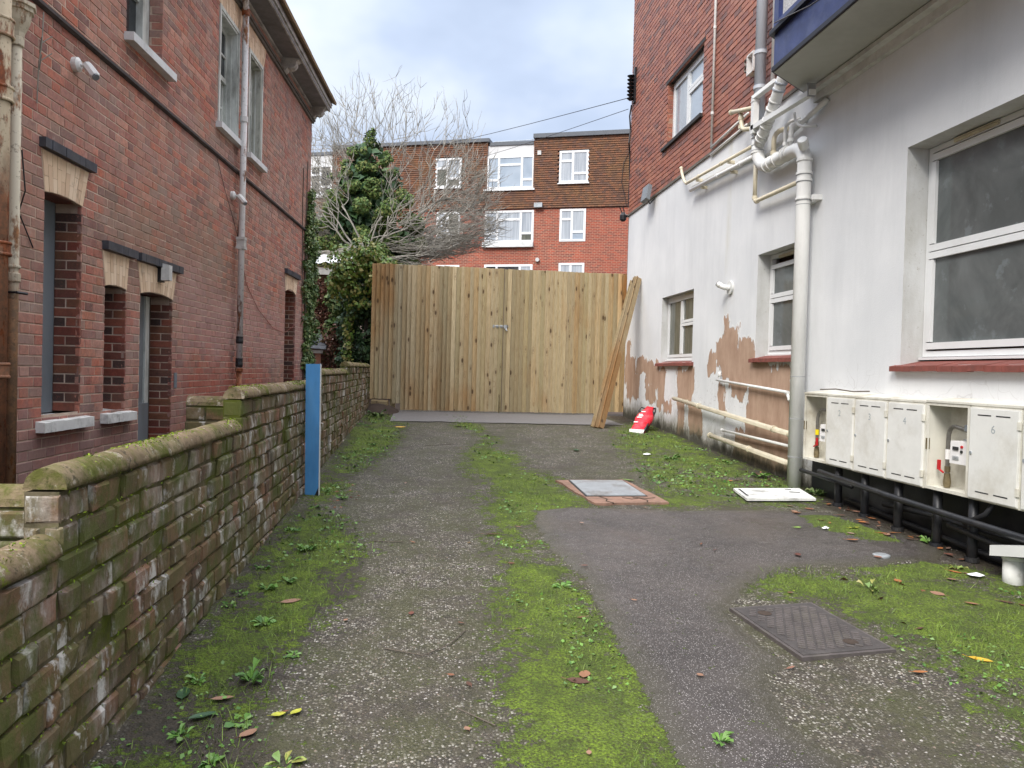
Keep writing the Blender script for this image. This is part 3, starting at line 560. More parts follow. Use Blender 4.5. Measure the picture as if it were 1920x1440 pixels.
# upper sash windows
def sash(rect, dep, lin, z_bar, near_open=True, glass='glass_dark'):
    s0, s1, z0, z1 = rect; f = MB()
    for a, b, c, e in ((s0, s0+.045, z0, z1), (s1-.045, s1, z0, z1), (s0+.045, s1-.045, z1-.05, z1)): fbox(f, LH, a, b, c, e, -.05, .012)
    wd = f.build('window', 'timber_grey', hl); q = MB()
    fbox(q, LH, s1-.075, s1-.045, z0, z1-.05, -dep, -.0); fbox(q, LH, s0+.045, s0+.075, z0, z1-.05, -dep, -.0); fbox(q, LH, s0+.045, s1-.045, z1-.08, z1-.05, -dep, -.0); q.build('lining', 'timber_peel' if lin else 'timber_grey', wd)
    q = MB()
    for k in (.35, .62): fbox(q, LH, s1-.083, s1-.075, z0, z1-.08, -dep*k-.02, -dep*k)
    q.build('parting_bead', 'timber_grey', wd)
    a, b = s0+.075, s1-.075; zm = z0+(z1-z0)*.5
    for (c, e, dd) in ((z0+.03, zm+.02, dep-.03), (zm-.02, z1-.08, dep-.07)):
        q = MB()
        for x, y, u, v in ((a, b, c, c+.06), (a, b, e-.045, e), (a, a+.05, c+.06, e-.045), (b-.05, b, c+.06, e-.045), ((a+b)/2-.012, (a+b)/2+.012, c+.06, e-.045), (a+.05, b-.05, (c+e)/2-.012, (c+e)/2+.012)): fbox(q, LH, x, y, u, v, -dd-.035, -dd)
        q.build('sash', 'timber_grey', wd); q = MB(); fbox(q, LH, a+.04, b-.04, c+.05, e-.04, -dd-.022, -dd-.016); q.build('pane', glass, wd)
    q = MB(); fbox(q, LH, s0-.07, s1+.07, z0-.075, z0-.003, -dep, .075); q.build('sill', 'sill_white', wd)
sash((9.36, 10.125, 4.305, 5.735), .20, False, 0); sash((10.555, 11.225, 4.285, 5.715), .20, True, 0)
s0, s1 = 6.975, 7.73; q = MB()
for a, b, c, e in ((s0, s0+.09, 4.3, 6.2), (s1-.14, s1, 4.3, 6.2)): fbox(q, LH, a, b, c, e, -.22, -.13)
w5 = q.build('window', 'timber_grey', hl); q = MB(); fbox(q, LH, s0+.09, s1-.14, 4.34, 6.2, -.205, -.195); q.build('pane', 'glass_dark', w5); q = MB()
fbox(q, LH, s0+.09, s1-.14, 4.3, 4.36, -.21, -.165); fbox(q, LH, s0+.09, s1-.14, 4.86, 4.895, -.21, -.165); fbox(q, LH, s0+.30, s0+.322, 4.36, 6.2, -.21, -.175); q.build('sash', 'timber_grey', w5)
q = MB(); fbox(q, LH, 6.93, 7.89, 4.225, 4.298, -.12, .085); q.build('sill', 'sill_white', w5)
hpart('reveal', 'brickRev', 5.0, 5.62, 4.22, 4.28, -.02, .07)
# string course, eaves
q = MB(); fpoly(q, Fr(LH(3, 0, 0), HN, HU), [(-.01, 3.885), (.014, 3.885), (.035, 3.90), (.035, 3.925), (-.01, 3.945)], 0, 11.58); q.build('string_course', 'string_dark', hl)
hpart('moulding', 'moulding_dark', 3, 14.62, 6.02, 6.06, -.01, .035); hpart('moulding', 'moulding_dark', 3, 14.64, 6.062, 6.10, -.01, .055)
hpart('eaves_soffit', 'soffit_grey', 3, 14.62, 6.275, 6.30, -.03, .33); hpart('eaves_bead', 'eaves_paint', 3, 14.585, 6.235, 6.274, .0, .035)
hpart('fascia', 'eaves_paint', 3, 14.64, 6.262, 6.36, .302, .325); hpart('fascia', 'eaves_paint', 3, 14.66, 6.34, 6.40, .326, .352)
q = MB()
for i in range(6): t0 = math.pi*i/6+math.pi; t1 = math.pi*(i+1)/6+math.pi; q.add([LH(3, 6.43+.045*math.sin(t0), .40+.045*math.cos(t0)), LH(14.68, 6.43+.045*math.sin(t0), .40+.045*math.cos(t0)), LH(14.68, 6.43+.045*math.sin(t1), .40+.045*math.cos(t1)), LH(3, 6.43+.045*math.sin(t1), .40+.045*math.cos(t1))], [(0, 1, 2, 3)])

rf = hpart('roof', 'slate_roof', 3, 14.70, 6.40, 6.42, -.1, .355); q = MB(); q.add([LH(2.5, 6.50, .30), LH(14.7, 6.50, .30), LH(14.7, 8.2, -2.8), LH(2.5, 8.2, -2.8), LH(2.5, 6.46, .30), LH(14.7, 6.46, .30), LH(14.7, 8.17, -2.8), LH(2.5, 8.17, -2.8)], [(0, 1, 2, 3), (4, 5, 6, 7), (0, 1, 5, 4), (1, 2, 6, 5)]); q.build('roof_slope', 'slate_roof', rf)
x = 3.2; rs = random.Random(5); k = 0
while x < 14.72:
    wd = min(.58, 14.76-x); t = rs.uniform(-.006, .006)
    q = MB(); q.box8([LH(x, 6.425+t, .418), LH(x+wd-.006, 6.425+t, .418), LH(x+wd-.006, 6.57+t, .10), LH(x, 6.57+t, .10), LH(x, 6.475+t, .425), LH(x+wd-.006, 6.475+t, .425), LH(x+wd-.006, 6.62+t, .11), LH(x, 6.62+t, .11)]); q.build('roof_tile', 'mossy_tile', rf); x += wd
def bracket(s):
    fr = Fr(LH(s, 0, 0), HN, HU); q = MB()
    pr = [(0, 6.07), (.05, 6.065), (.085, 6.09), (.10, 6.13), (.15, 6.115), (.20, 6.135), (.235, 6.18), (.24, 6.23), (.27, 6.245), (.27, 6.274), (0, 6.274)]
    fpoly(q, fr, pr, 0, .15); fpoly(q, fr, [(0, 6.255), (.285, 6.255), (.285, 6.2745), (0, 6.2745)], -.012, .162); q.build('bracket', 'eaves_paint', hl)
for s in (5.1, 7.45, 9.85, 12.22, 14.40): bracket(s)
hpart('patch_plate', 'grey_board', 8.165, 8.235, 1.13, 1.29, .001, .008)
# rainwater pipes on the left house
def pipe_thing(name, label, cat, loc, parts, group=None):
    t = thing(name, label, cat, loc, group)
    for nm, mat, pts, r, n in parts: q = MB(); q.tube(pts, r, n); q.build(nm, mat, t, smooth=False)
    return t
def ring(p, z0, z1, r, n=14): return [(p[0], p[1], z0), (p[0], p[1], z0+.006), (p[0], p[1], z1-.006), (p[0], p[1], z1)], [r*.93, r, r, r*.93]
def vert(fr, s, d, z): a = fr(s, z, d); return a
P = LH(5.247, 0, .085); col = lambda z0, z1: [(P[0], P[1], z0), (P[0], P[1], z1)]
t = thing('rainwater_pipe', 'cream painted cast iron downpipe flaking to rust under an octagonal hopper head', 'downpipe', (P[0], P[1], 0))
q = MB(); q.tube(col(-.1, 3.52), .034, 16); q.build('pipe', 'rust_cream', t, smooth=True)
for z0, z1 in ((3.44, 3.50), (1.90, 1.96), (1.99, 2.01)): q = MB(); a, b = ring(P, z0, z1, .045); q.tube(a, b, 16); q.build('collar', 'rust_cream', t)
q = MB(); q.tube([(P[0], P[1], z) for z in (3.50, 3.53, 3.60, 3.66, 3.665, 3.69, 3.695, 3.72)], [.045, .050, .078, .090, .102, .102, .115, .115], 8); q.build('hopper', 'rust_cream', t)
q = MB(); q.tube([LH(5.25, 3.70, .09), LH(5.235, 4.1, .07), LH(5.22, 5.5, .06)], .016, 8); q.build('pipe', 'white_plastic', t)
q = MB(); q.tube([LH(5.21, 1.83, .13), LH(5.31, 1.83, .14)], .010, 6); q.tube([LH(5.21, 1.83, .13), LH(5.21, 1.83, .0)], .008, 6); q.build('bracket', 'black_plastic', t)
P = LH(5.02, 0, .12)
t = thing('soil_stack', 'thick rusty orange cast iron stack with old cream paint on its top', 'soil pipe', (P[0], P[1], 0))
q = MB(); q.tube(col(-.1, 6.0), .062, 20); q.build('pipe', 'rust_orange', t, smooth=True)
for z0, z1 in ((3.40, 3.52), (3.0, 3.10), (2.04, 2.13), (1.27, 1.37)):
    q = MB(); a, b = ring(P, z0, z1, .076); q.tube(a, b, 20); a, b = ring(P, z1-.02, z1, .083); q.tube(a, b, 20); a, b = ring(P, z0, z0+.02, .083); q.tube(a, b, 20); q.build('collar', 'rust_orange', t)
P = LH(10.10, 0, .085)
t = thing('rainwater_pipe', 'tall white flaking downpipe between the two sash windows, rusty at its foot', 'downpipe', (P[0], P[1], 0))
q = MB(); q.tube(col(1.33, 6.05), .040, 16); q.build('pipe', 'rust_white', t, smooth=True); q = MB(); q.tube(col(0, 1.33), .036, 16); q.build('pipe', 'rust_orange', t, smooth=True)
for z0, z1, m_ in ((4.55, 4.63, 'rust_white'), (5.93, 6.02, 'rust_orange'), (1.30, 1.345, 'rust_orange')): q = MB(); a, b = ring(P, z0, z1, .052); q.tube(a, b, 16); q.build('collar', m_, t)
for z0, z1 in ((1.665, 1.76), (1.36, 1.475)): q = MB(); q.tube([(P[0], P[1], z0), (P[0], P[1], z0+.03), (P[0], P[1], z0+.07), (P[0], P[1], z1)], [.042, .050, .045, .048], 12); q.build('tape_wrap', 'black_paint', t)
q = MB(); fbox(q, LH, 10.045, 10.155, 2.90, 2.935, .03, .14); fbox(q, LH, 10.055, 10.145, 2.935, 3.02, .035, .135); fbox(q, LH, 10.045, 10.155, 3.02, 3.055, .03, .14); q.build('socket_joint', 'eaves_paint', t)
q = MB(); q.tube([LH(9.55, 6.28, .27), LH(9.75, 6.23, .20), LH(10.03, 6.03, .10), LH(10.09, 6.0, .085)], .034, 10); q.build('swan_neck', 'rust_white', t, smooth=True)
q = MB(); q.tube([LH(10.2, 3.0, .012), LH(10.2, 3.28, .02), LH(10.16, 3.34, .05)], .012, 8); q.build('conduit', 'black_plastic', t)
# wall fittings on the left house
def pir(s, z, k, label, size=1.0):
    t = thing('security_sensor', label, 'sensor', LH(s, z, 0)); q = MB(); q.tube([LH(s, z, -.005), LH(s, z, .035*k), LH(s, z, .05*k)], [.055*k, .055*k, .03*k], 16); q.build('base', 'white_plastic', t)
    q = MB(); q.tube([LH(s, z, .045*k), LH(s+.02*k, z-.005, .10*k)], .012*k, 8); q.build('joint', 'white_plastic', t)
    a = Vector(LH(s-.0*k, z-.02*k, .11*k)); d = Vector(LH(s-.06*k, z-.12*k, .20*k))-a; q = MB(); q.tube([a-d*.25, a-d*.2, a+d*.75, a+d*.85], [.022*k, .036*k, .038*k, .030*k], 8); q.build('head', 'white_plastic', t)
    q = MB(); q.tube([a+d*.86, a+d*.93], .026*k, 8); q.build('lens', 'grey_plastic', t)
pir(6.12, 3.675, 1.0, 'white security sensor pointing down below the string course of the brick house')
pir(9.93, 3.56, 1.0, 'white sensor beside the tall flaking downpipe')
t = thing('bulkhead_light', 'grey oval bulkhead light fixed on the buff arch over the doorway', 'light', LH(7.76, 2.27, 0))
q = MB(); fbox(q, LH, 7.70, 7.79, 2.19, 2.36, 0, .04); q.build('base', 'black_plastic', t)
q = MB(); pr = [(7.705+.045*(1-math.cos(a))*1.0, 0) for a in (0,)]
for i in range(5): k = [(.0, 1), (.05, 1), (.085, .94), (.10, .8), (.106, .5)][i]
q.box8([LH(7.70, 2.205, .04), LH(7.79, 2.205, .04), LH(7.785, 2.21, .115), LH(7.705, 2.21, .115), LH(7.70, 2.375, .04), LH(7.79, 2.375, .04), LH(7.785, 2.36, .115), LH(7.705, 2.36, .115)]); q.build('lens_cover', 'slate_cover' if 'slate_cover' in MT else 'ledge_grey', t)
def cable(name, label, pts, r, mat, n=5): 
    q = MB(); q.tube(pts, r, n); return tag(q.build(name, mat), label, 'cable')
cable('cable', 'thin red brown cable looping from the downpipe to the far doorway', [LH(10.25, 2.95, .02), LH(10.6, 2.5, .01), LH(11.2, 2.2, .01), LH(12.0, 1.98, .015), LH(12.7, 1.93, .02), LH(13.3, 2.1, .05)], .004, 'copper_wire')
cable('cable', 'thin dark cable running down behind the white sensor and downpipe', [LH(9.3, 3.9, .01), LH(9.6, 3.6, .01), LH(9.95, 3.3, .01), LH(10.3, 2.95, .012), LH(10.42, 2.6, .01), LH(10.38, 2.0, .01), LH(10.42, 1.7, .01)], .0035, 'string_dark')
cable('cable', 'loose black wire drooping across the cream rusty downpipe', [LH(5.18, 2.75, .17), LH(5.24, 2.5, .16), LH(5.36, 2.38, .05), LH(5.52, 2.28, .01), LH(5.6, 2.18, .01)], .005, 'black_plastic')

# ================================================================== GARDEN WALL
GW = Fr((-1.02, 0, 0), (0, 1, 0), (1, 0, 0)); gwall = thing('garden_wall', 'low mossy old brick wall stepping uphill with half-round copings', 'wall', (-1.07, 7, 0))
STEPS = [(-1.0, 2.24, .835), (2.25, 4.32, 1.022), (4.33, 7.55, 1.200), (7.56, 10.0, 1.305), (10.01, 13.98, 1.40)]
def wtop(s):
    for a, b, z in STEPS:
        if a <= s <= b+.009: return z
    return 1.4
q = MB()
for a, b, z in STEPS: fbox(q, GW, a, b+.0095, -.3, z-.003, -.105, -.012)
q.build('mortar_core', 'mortarG', gwall)
for i, (a, b, z) in enumerate(STEPS):
    n = int((z+.2)/.0925); brickwork(gwall, GW, a, b, z-n*.0925+.0, z+.0005, (), 'garden', H=.0925, L=.245, g=.0115, mat='brickG', seed=40+i, rough=.005, singles=[30, 130, 90, 40, 20][i], skip=lambda s, zz: zz < gzs(0, s)-.06, bev=.009, wear=1.9, jv=3.2)
def coping(i, a, b, z):
    rs = random.Random(60+i); x = a
    while x < b-.02:
        l = min(rs.uniform(.28, .42), b-x)
        if b-(x+l) < .12: l = b-x
        k = 13; V = []; Fq = []; j = [rs.uniform(-.003, .003) for _ in range(4)]; off = rs.uniform(-.004, .004)
        rings = 5
        for r in range(rings):
            y = x+.002+(l-.004)*r/(rings-1); sc = 1-.05*(r in (0, rings-1))
            for t in range(k):
                an = math.pi*t/(k-1); rr = .062*sc*(1+rs.uniform(-.03, .03)); V.append((-1.073+off+rr*math.cos(an)*1.02, y, z+.004+.066*sc*math.sin(an)+j[r % 4]*.6))
        for r in range(rings-1):
            for t in range(k-1): Fq.append((r*k+t, r*k+t+1, (r+1)*k+t+1, (r+1)*k+t))
            Fq.append((r*k+k-1, r*k, (r+1)*k, (r+1)*k+k-1))
        q = MB(); q.add(V, Fq); q.add(V[:k], [tuple(range(k))[::-1]]); q.add(V[-k:], [tuple(range(k))]); q.build('coping_stone', 'coping', gwall, smooth=True); x += l
for i, (a, b, z) in enumerate(STEPS): coping(i, a, b, z)
for i in range(1, len(STEPS)):
    a, z = STEPS[i][0], STEPS[i][2]; frn = Fr((-1.124, a-.004, 0), (1, 0, 0), (0, -1, 0)); zz0 = STEPS[i-1][2]-.02
    brickwork(gwall, frn, 0, .104, z-.0925*3, z+.0005, (), 'header', H=.0925, L=.216, g=.0115, mat='brickG', seed=90+i, singles=3, depth=.008, rough=.001, bev=.006, jv=2, skip=lambda s, q_: q_ < zz0-.05)
for y0, z_, x0, x1, nm in ((2.42, .955, -1.50, -1.14, 'near'), (4.95, 1.13, -1.50, -1.14, 'far')):
    t = thing('wall_stub', 'short mossy brick stub behind the garden wall, beside its %s' % ('lowest coping step' if nm == 'near' else 'second coping step'), 'wall', (x0, y0, 0))
    fr = Fr((x0, y0-.06, 0), (1, 0, 0), (0, -1, 0)); q = MB(); fbox(q, fr, 0, x1-x0, -.2, z_, -.11, -.012); q.build('mortar_core', 'mortarG', t)
    brickwork(t, fr, 0, x1-x0, z_-.0925*12, z_, (), 'stretcher', H=.0925, L=.245, g=.0115, mat='brickG', seed=int(y0*10), singles=8, bev=.007, wear=1.6)
    q = MB(); V = [(x, y0+.005+.06*math.cos(a), z_+.06*math.sin(a)) for x in (x0, x1) for a in [math.pi*k/8 for k in range(9)]]
    q.add(V, [(i, i+1, i+10, i+9) for i in range(8)]+[(8, 0, 9, 17), tuple(range(9)), tuple(range(17, 8, -1))]); q.build('coping_stone', 'coping', t)
# blue post
b = thing('blue_post', 'bright blue painted timber post standing against the mossy garden wall', 'post', (-.935, 6.46, gzs(0, 6.46)))
q = MB(); q.box8([(-.990, 6.435, .24), (-.878, 6.435, .24), (-.878, 6.490, .24), (-.990, 6.490, .24), (-1.004, 6.43, 1.415), (-.886, 6.43, 1.418), (-.886, 6.485, 1.418), (-1.004, 6.485, 1.415)]); q.build('post_board', 'blue_paint', b)
q = MB(); q.box8([(-.8775, 6.432, .24), (-.8735, 6.432, .24), (-.8735, 6.49, .24), (-.8775, 6.49, .24), (-.8855, 6.428, 1.416), (-.8815, 6.428, 1.416), (-.8815, 6.485, 1.416), (-.8855, 6.485, 1.416)]); q.build('edge_strip', 'sill_white', b)
q = MB(); q.add([(-.905, 6.4335, .25), (-.8785, 6.4335, .25), (-.8785, 6.4335, .37), (-.905, 6.4335, .31), (-.93, 6.4335, .27)], [(0, 1, 2, 3, 4)]); q.build('black_patch', 'black_paint', b)

# ================================================================== RIGHT HOUSE
RW = Fr((3.8, 0, 0), (0, 1, 0), (-1, 0, 0))
hr = thing('rendered_house', 'white rendered house with peeling paint, red brick upper wall and blue bay', 'house', (4.5, 8, 0))
SWN, W2, BW, UW = (10.29, 11.72, 1.60, 2.65), (7.28, 8.235, 1.62, 2.82), (2.95, 5.575, 1.53, 3.275), (10.17, 11.72, 5.11, 6.11)
PEEL = [(13.54, 13.79, 1.26, 1.96), (13.19, 13.72, 1.39, 1.67), (12.48, 13.08, 1.47, 1.66), (11.79, 12.47, 1.21, 1.59), (11.99, 12.4, 0.99, 1.23), (11.46, 11.79, 0.91, 1.44), (10.2, 10.92, 1.22, 1.47), (10.27, 10.79, 1.05, 1.31), (11.16, 11.51, 0.82, 0.97), (9.04, 9.16, 1.4, 2.15), (9.10, 9.4, 1.60, 1.84), (9.41, 9.6, 1.48, 1.70), (8.71, 9.04, 1.39, 1.97), (8.29, 8.67, 1.35, 1.83), (7.81, 8.63, 1.33, 1.53), (7.35, 7.74, 1.28, 1.50), (9.09, 9.24, 0.97, 1.26), (7.35, 8.39, 0.66, 1.31), (8.69, 8.84, 1.20, 1.30), (8.41, 8.63, 1.22, 1.33), (10.55, 10.85, .55, 1.0), (7.2, 8.7, .42, .70), (12.9, 13.7, .98, 1.38), (9.85, 10.3, .62, .95)]
def peel(s, z):
    best = -1.0
    for a, b, c, e in PEEL:
        dx = min(s-a, b-s); dz_ = min(z-c, e-z); sd = min(dx, dz_) if dx > 0 and dz_ > 0 else -math.hypot(min(dx, 0), min(dz_, 0)); best = max(best, sd)
    return max(-1, best)
m = M('painted_render'); z = m.sep('Z'); y = m.sep('Y')
n = m.noise(1.1, None, 5, .6); c = m.mix(m.thr(n, .32, .68), (.63, .64, .65), (.725, .73, .735))
c = m.mix(m.math('MULTIPLY', m.thr(m.noise(2.3, m.pos((1, 1.3, .22)), 6, .7), .46, .74), .35), c, (.48, .49, .50))
c = m.mix(m.math('MULTIPLY', m.thr(m.noise(26, m.pos((1, 1, .8), (3, 3, 1)), 5, .8), .60, .70), m.math('MULTIPLY', m.thr(m.math('ADD', z, m.math('MULTIPLY', n, .8)), 2.5, 1.4), m.thr(y, 6.9, 7.2))), c, (.37, .33, .29))
c = m.mix(m.math('MULTIPLY', m.math('MULTIPLY', m.thr(m.math('ABSOLUTE', m.math('SUBTRACT', y, 9.12)), .10, .02), m.thr(m.noise(4, m.pos((1, 1, .3)), 4), .35, .6)), .40), c, (.46, .43, .30))
pl = m.math('ADD', m.math('ADD', m.attr('peel'), .040), m.math('ADD', m.math('MULTIPLY', m.math('SUBTRACT', m.noise(12, m.pos((1, 1, .35)), 6, .75), .5), .22), m.math('MULTIPLY', m.math('SUBTRACT', m.noise(3.6, m.pos((1, 1, .6), (4, 4, 4)), 3, .6), .5), .42)))
pf = m.thr(pl, -.005, .006); pc = m.mix(m.thr(m.noise(6, m.pos((1, 1, .4)), 5, .7), .35, .65), (.34, .22, .155), (.46, .32, .235)); pc = m.mix(m.math('MULTIPLY', m.thr(m.noise(20, m.pos((1, 1, .2)), 4, .7), .55, .7), .5), pc, (.42, .31, .22))
ve = m.n('TexVoronoi', feature='DISTANCE_TO_EDGE'); ve.inputs['Scale'].default_value = 2.3; mpv = m.n('Vector Math'.replace(' ', ''), operation='ADD'); m.put(mpv.inputs[0], m.pos()); nn = m.n('TexNoise'); nn.inputs['Scale'].default_value = 3.0; m.put(nn.inputs['Vector'], m.pos()); m.put(mpv.inputs[1], nn.outputs['Color']); m.put(ve.inputs['Vector'], mpv.outputs[0])
c = m.mix(m.math('MULTIPLY', m.math('MULTIPLY', m.thr(ve.outputs['Distance'], .012, .003), m.thr(m.math('ADD', z, n), 2.0, 1.4)), .6), c, (.28, .26, .24))
edge = m.thr(m.math('ABSOLUTE', m.math('ADD', pl, .018)), .02, .006); c = m.mix(m.math('MULTIPLY', edge, .6), c, (.78, .78, .77)); c = m.mix(pf, c, pc)
hgt = m.math('SUBTRACT', z, m.math('MULTIPLY', y, .045)); gr_ = m.math('ADD', hgt, m.math('MULTIPLY', m.math('SUBTRACT', m.noise(5, m.pos((1, 1, .6)), 6, .75), .5), .55))
c = m.mix(m.math('MULTIPLY', m.thr(gr_, .34, .12), .75), c, (.15, .13, .08)); c = m.mix(m.math('MULTIPLY', m.thr(gr_, .17, .04), .9), c, (.045, .043, .03))
m.bump(m.math('ADD', m.math('MULTIPLY', m.noise(70, None, 4, .7), .3), m.math('MULTIPLY', pf, -1.6)), .7, .008); MT['render'] = m.fin(c, .85, .25)
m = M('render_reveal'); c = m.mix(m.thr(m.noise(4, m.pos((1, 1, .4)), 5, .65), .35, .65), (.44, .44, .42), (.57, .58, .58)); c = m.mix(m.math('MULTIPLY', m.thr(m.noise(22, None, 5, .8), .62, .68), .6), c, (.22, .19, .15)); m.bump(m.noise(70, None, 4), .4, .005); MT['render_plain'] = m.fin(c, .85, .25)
wall_sheet(RW, [.5, 6.9, 13.92], [-.3, 2.3, 4.42], [SWN, W2, BW], 'wall', 'render', hr, d=0, step=.06, attrs={'peel': peel})
wall_sheet(RW, [.5, 13.92], [4.42, 9.4], [UW], 'wall', 'mortarR', hr, d=-.002)
brickwork(hr, RW, .6, 13.92, 4.455, 9.4, [UW], 'stretcher', H=.075, L=.225, g=.010, mat='brickR', seed=8, proud=.008, rough=.0025, skip=lambda s, zz: s < 2.5, wear=.7)
q = MB(); q.box(4.25, 10, .5, 13.90, -.3, 9.4); q.box(3.83, 4.25, 13.6, 13.90, -.3, 9.4); q.box(3.83, 4.25, .5, .7, -.3, 9.4); q.build('house_body', 'mortarR', hr)
q = MB(); q.box(3.802, 3.9, 13.921, 13.925, 0, 4.42); q.box(3.8, 10, 13.90, 13.92, -.3, 4.42); q.build('end_wall', 'render', hr)
# slanted strip between brick and render
q = MB(); fbox(q, RW, 6.9, 13.93, 4.415, 4.452, -.02, .022); q.build('drip_course', 'moulding_dark', hr)
q = MB(); fbox(q, RW, .5, 6.86, -.2, .64, -.02, .012); q.build('black_plinth', 'black_paint', hr)
def jambs(rect, dep, mat='render_plain'):
    s0, s1, z0, z1 = rect; q = MB()
    for a, b in ((s1, s1+.02), (s0-.02, s0)): q.add([RW(a, z0, 0), RW(a, z0, -dep-.12), RW(a, z1, -dep-.12), RW(a, z1, 0)], [(0, 1, 2, 3)])
    q.v = []; q.f = []; q.mi = []
    q.add([RW(s1, z0, 0), RW(s1, z0, -dep-.1), RW(s1, z1, -dep-.1), RW(s1, z1, 0)], [(0, 1, 2, 3)]); q.add([RW(s0, z0, 0), RW(s0, z0, -dep-.1), RW(s0, z1, -dep-.1), RW(s0, z1, 0)], [(0, 1, 2, 3)])
    q.add([RW(s0, z1, 0), RW(s1, z1, 0), RW(s1, z1, -dep-.1), RW(s0, z1, -dep-.1)], [(0, 1, 2, 3)]); q.add([RW(s0, z0, 0), RW(s1, z0, 0), RW(s1, z0, -dep-.1), RW(s0, z0, -dep-.1)], [(0, 1, 2, 3)])
    q.build('reveal', mat, hr)
jambs(SWN, .12); jambs(W2, .16); jambs(BW, .19)
w1 = window(hr, RW, (10.30, 11.71, 1.64, 2.645), [(11.03, 11.67, 1.68, 2.60, 'glass_room'), (10.345, 11.03, 2.20, 2.60, 'glass_room'), (10.345, 11.03, 1.68, 2.20, 'glass_room')], d=-.10)
w2 = window(hr, RW, (7.285, 8.23, 1.665, 2.815), [(7.33, 8.185, 2.31, 2.70, 'glass_obscure'), (7.33, 8.185, 1.71, 2.31, 'glass_obscure')], d=-.15, bar=.055)
w3 = window(hr, RW, (2.955, 5.57, 1.60, 3.27), [(2.99, 5.525, 2.435, 3.215, 'glass_obscure'), (2.99, 5.525, 1.655, 2.435, 'glass_obscure')], d=-.185, bar=.06, th=.06)
for wd, (a, b, z_, d_) in ((w3, (4.83, 5.27, 3.235, -.17)), (w1, (10.5, 10.9, 2.62, -.088)), (w2, (7.5, 8.0, 2.755, -.14))):
    q = MB(); fbox(q, RW, a, b, z_, z_+.03, d_-.02, d_+.004); fbox(q, RW, a+.01, b-.01, z_+.006, z_+.012, d_+.0045, d_+.012); fbox(q, RW, a+.01, b-.01, z_+.018, z_+.024, d_+.0045, d_+.012); q.build('trickle_vent', 'cream_pipe', wd)
for (s0, s1, z_, dep, t) in ((10.22, 11.86, 1.585, .10, .035), (7.25, 8.30, 1.615, .15, .04), (2.9, 5.64, 1.52, .18, .042)):
    x = s0; rs = random.Random(int(s0*7))
    while x < s1-.02:
        l = min(.155, s1-x); t2 = rs.uniform(-.003, .003); q = MB()
        q.box8([RW(x+.002, z_-.03, -dep), RW(x+l-.002, z_-.03, -dep), RW(x+l-.002, z_-.042+t2, .055+t2), RW(x+.002, z_-.042+t2, .055+t2), RW(x+.002, z_+t+.005, -dep), RW(x+l-.002, z_+t+.005, -dep), RW(x+l-.002, z_+t2, .055+t2), RW(x+.002, z_+t2, .055+t2)]); q.build('sill_tile', 'red_sill_tile', hr); x += l
for a, b, z_, c in ((10.30, 11.71, 1.622, -.07), (7.285, 8.23, 1.648, -.12), (2.955, 5.57, 1.575, -.15)): q = MB(); fbox(q, RW, a, b, z_, z_+.02, c-.05, c); q.build('window_sill', 'upvc', hr)
# upper window
q = MB(); fbox(q, RW, 10.14, 11.90, 5.055, 5.107, -.1, .05); q.build('stone_sill', 'dark_stone', hr); q = MB(); fbox(q, RW, 10.10, 11.80, 6.112, 6.165, -.1, .014); q.build('head_strip', 'dark_stone', hr)
fr_ = Fr(RW(11.72, 0, 0), (1, 0, 0), (0, -1, 0)); brickwork(hr, fr_, 0, .12, 5.11, 6.11, (), 'stretcher', mat='brickR', seed=77, singles=0, depth=.02)
q = MB(); fbox(q, RW, 11.722, 11.73, 5.11, 6.11, -.12, -.01); fbox(q, RW, 10.16, 10.169, 5.11, 6.11, -.12, -.01); q.build('reveal', 'mortarR', hr)
window(hr, RW, (10.175, 11.715, 5.112, 6.108), [(10.98, 11.66, 5.16, 6.05, 'glass_net'), (10.23, 10.98, 5.72, 6.05, 'glass_sky'), (10.23, 10.98, 5.16, 5.72, 'glass_sky')], d=-.085, bar=.06)
# ---- blue bay
def plan(off=0): return [(3.8, 7.16+off), (3.165-off, 6.66+off*.4), (3.165-off, 2.0), (3.8, 1.5)]
def slab(name, mat, par, off, z0, z1, inner=None):
    p = plan(off); n = 4; q = MB()
    q.add([(x, y, z0) for x, y in p]+[(x, y, z1) for x, y in p], [(0, 1, 2, 3), (7, 6, 5, 4)]+[(i, i+1, n+i+1, n+i) for i in range(3)]); return q.build(name, mat, par)
bay = slab('bay_window', 'bay_blue', hr, 0, 4.30, 4.60); slab('soffit_board', 'bay_soffit', bay, -.006, 4.254, 4.2605)
for i, (o_, z0, z1, mt) in enumerate(((.018, 4.262, 4.30, 'bay_black'), (.006, 4.3005, 4.312, 'bay_blue'), (.045, 4.601, 4.638, 'bay_black'), (.012, 4.6385, 4.71, 'bay_blue'))): slab('moulding', mt, bay, o_, z0, z1)
slab('panel_wall', 'pebbledash', bay, -.03, 4.711, 5.9)
for (x, y) in ((3.165, 6.655), (3.165, 5.2), (3.165, 3.8)): q = MB(); q.box(x-.012, x+.08, y-.085, y+.004, 4.711, 5.9); q.build('corner_post', 'bay_blue', bay)
q = MB(); q.box(3.1, 3.8, 1.9, 6.7, 5.9, 8.5); q.build('bay_upper', 'pebbledash', bay)
cable('cable', 'black cable sagging across the blue skirt of the bay', [(3.11, 6.55, 4.66), (3.105, 6.3, 4.60), (3.10, 5.9, 4.50), (3.10, 5.5, 4.44), (3.10, 5.1, 4.43), (3.105, 4.5, 4.50)], .006, 'black_plastic')
# ---- ledge under the bay and box trunking
q = MB(); fbox(q, RW, 1.5, 7.0, 4.13, 4.21, 0.002, .05); fbox(q, RW, 1.5, 7.02, 4.205, 4.245, .0, .12); q.build('ledge', 'ledge_grey', hr)
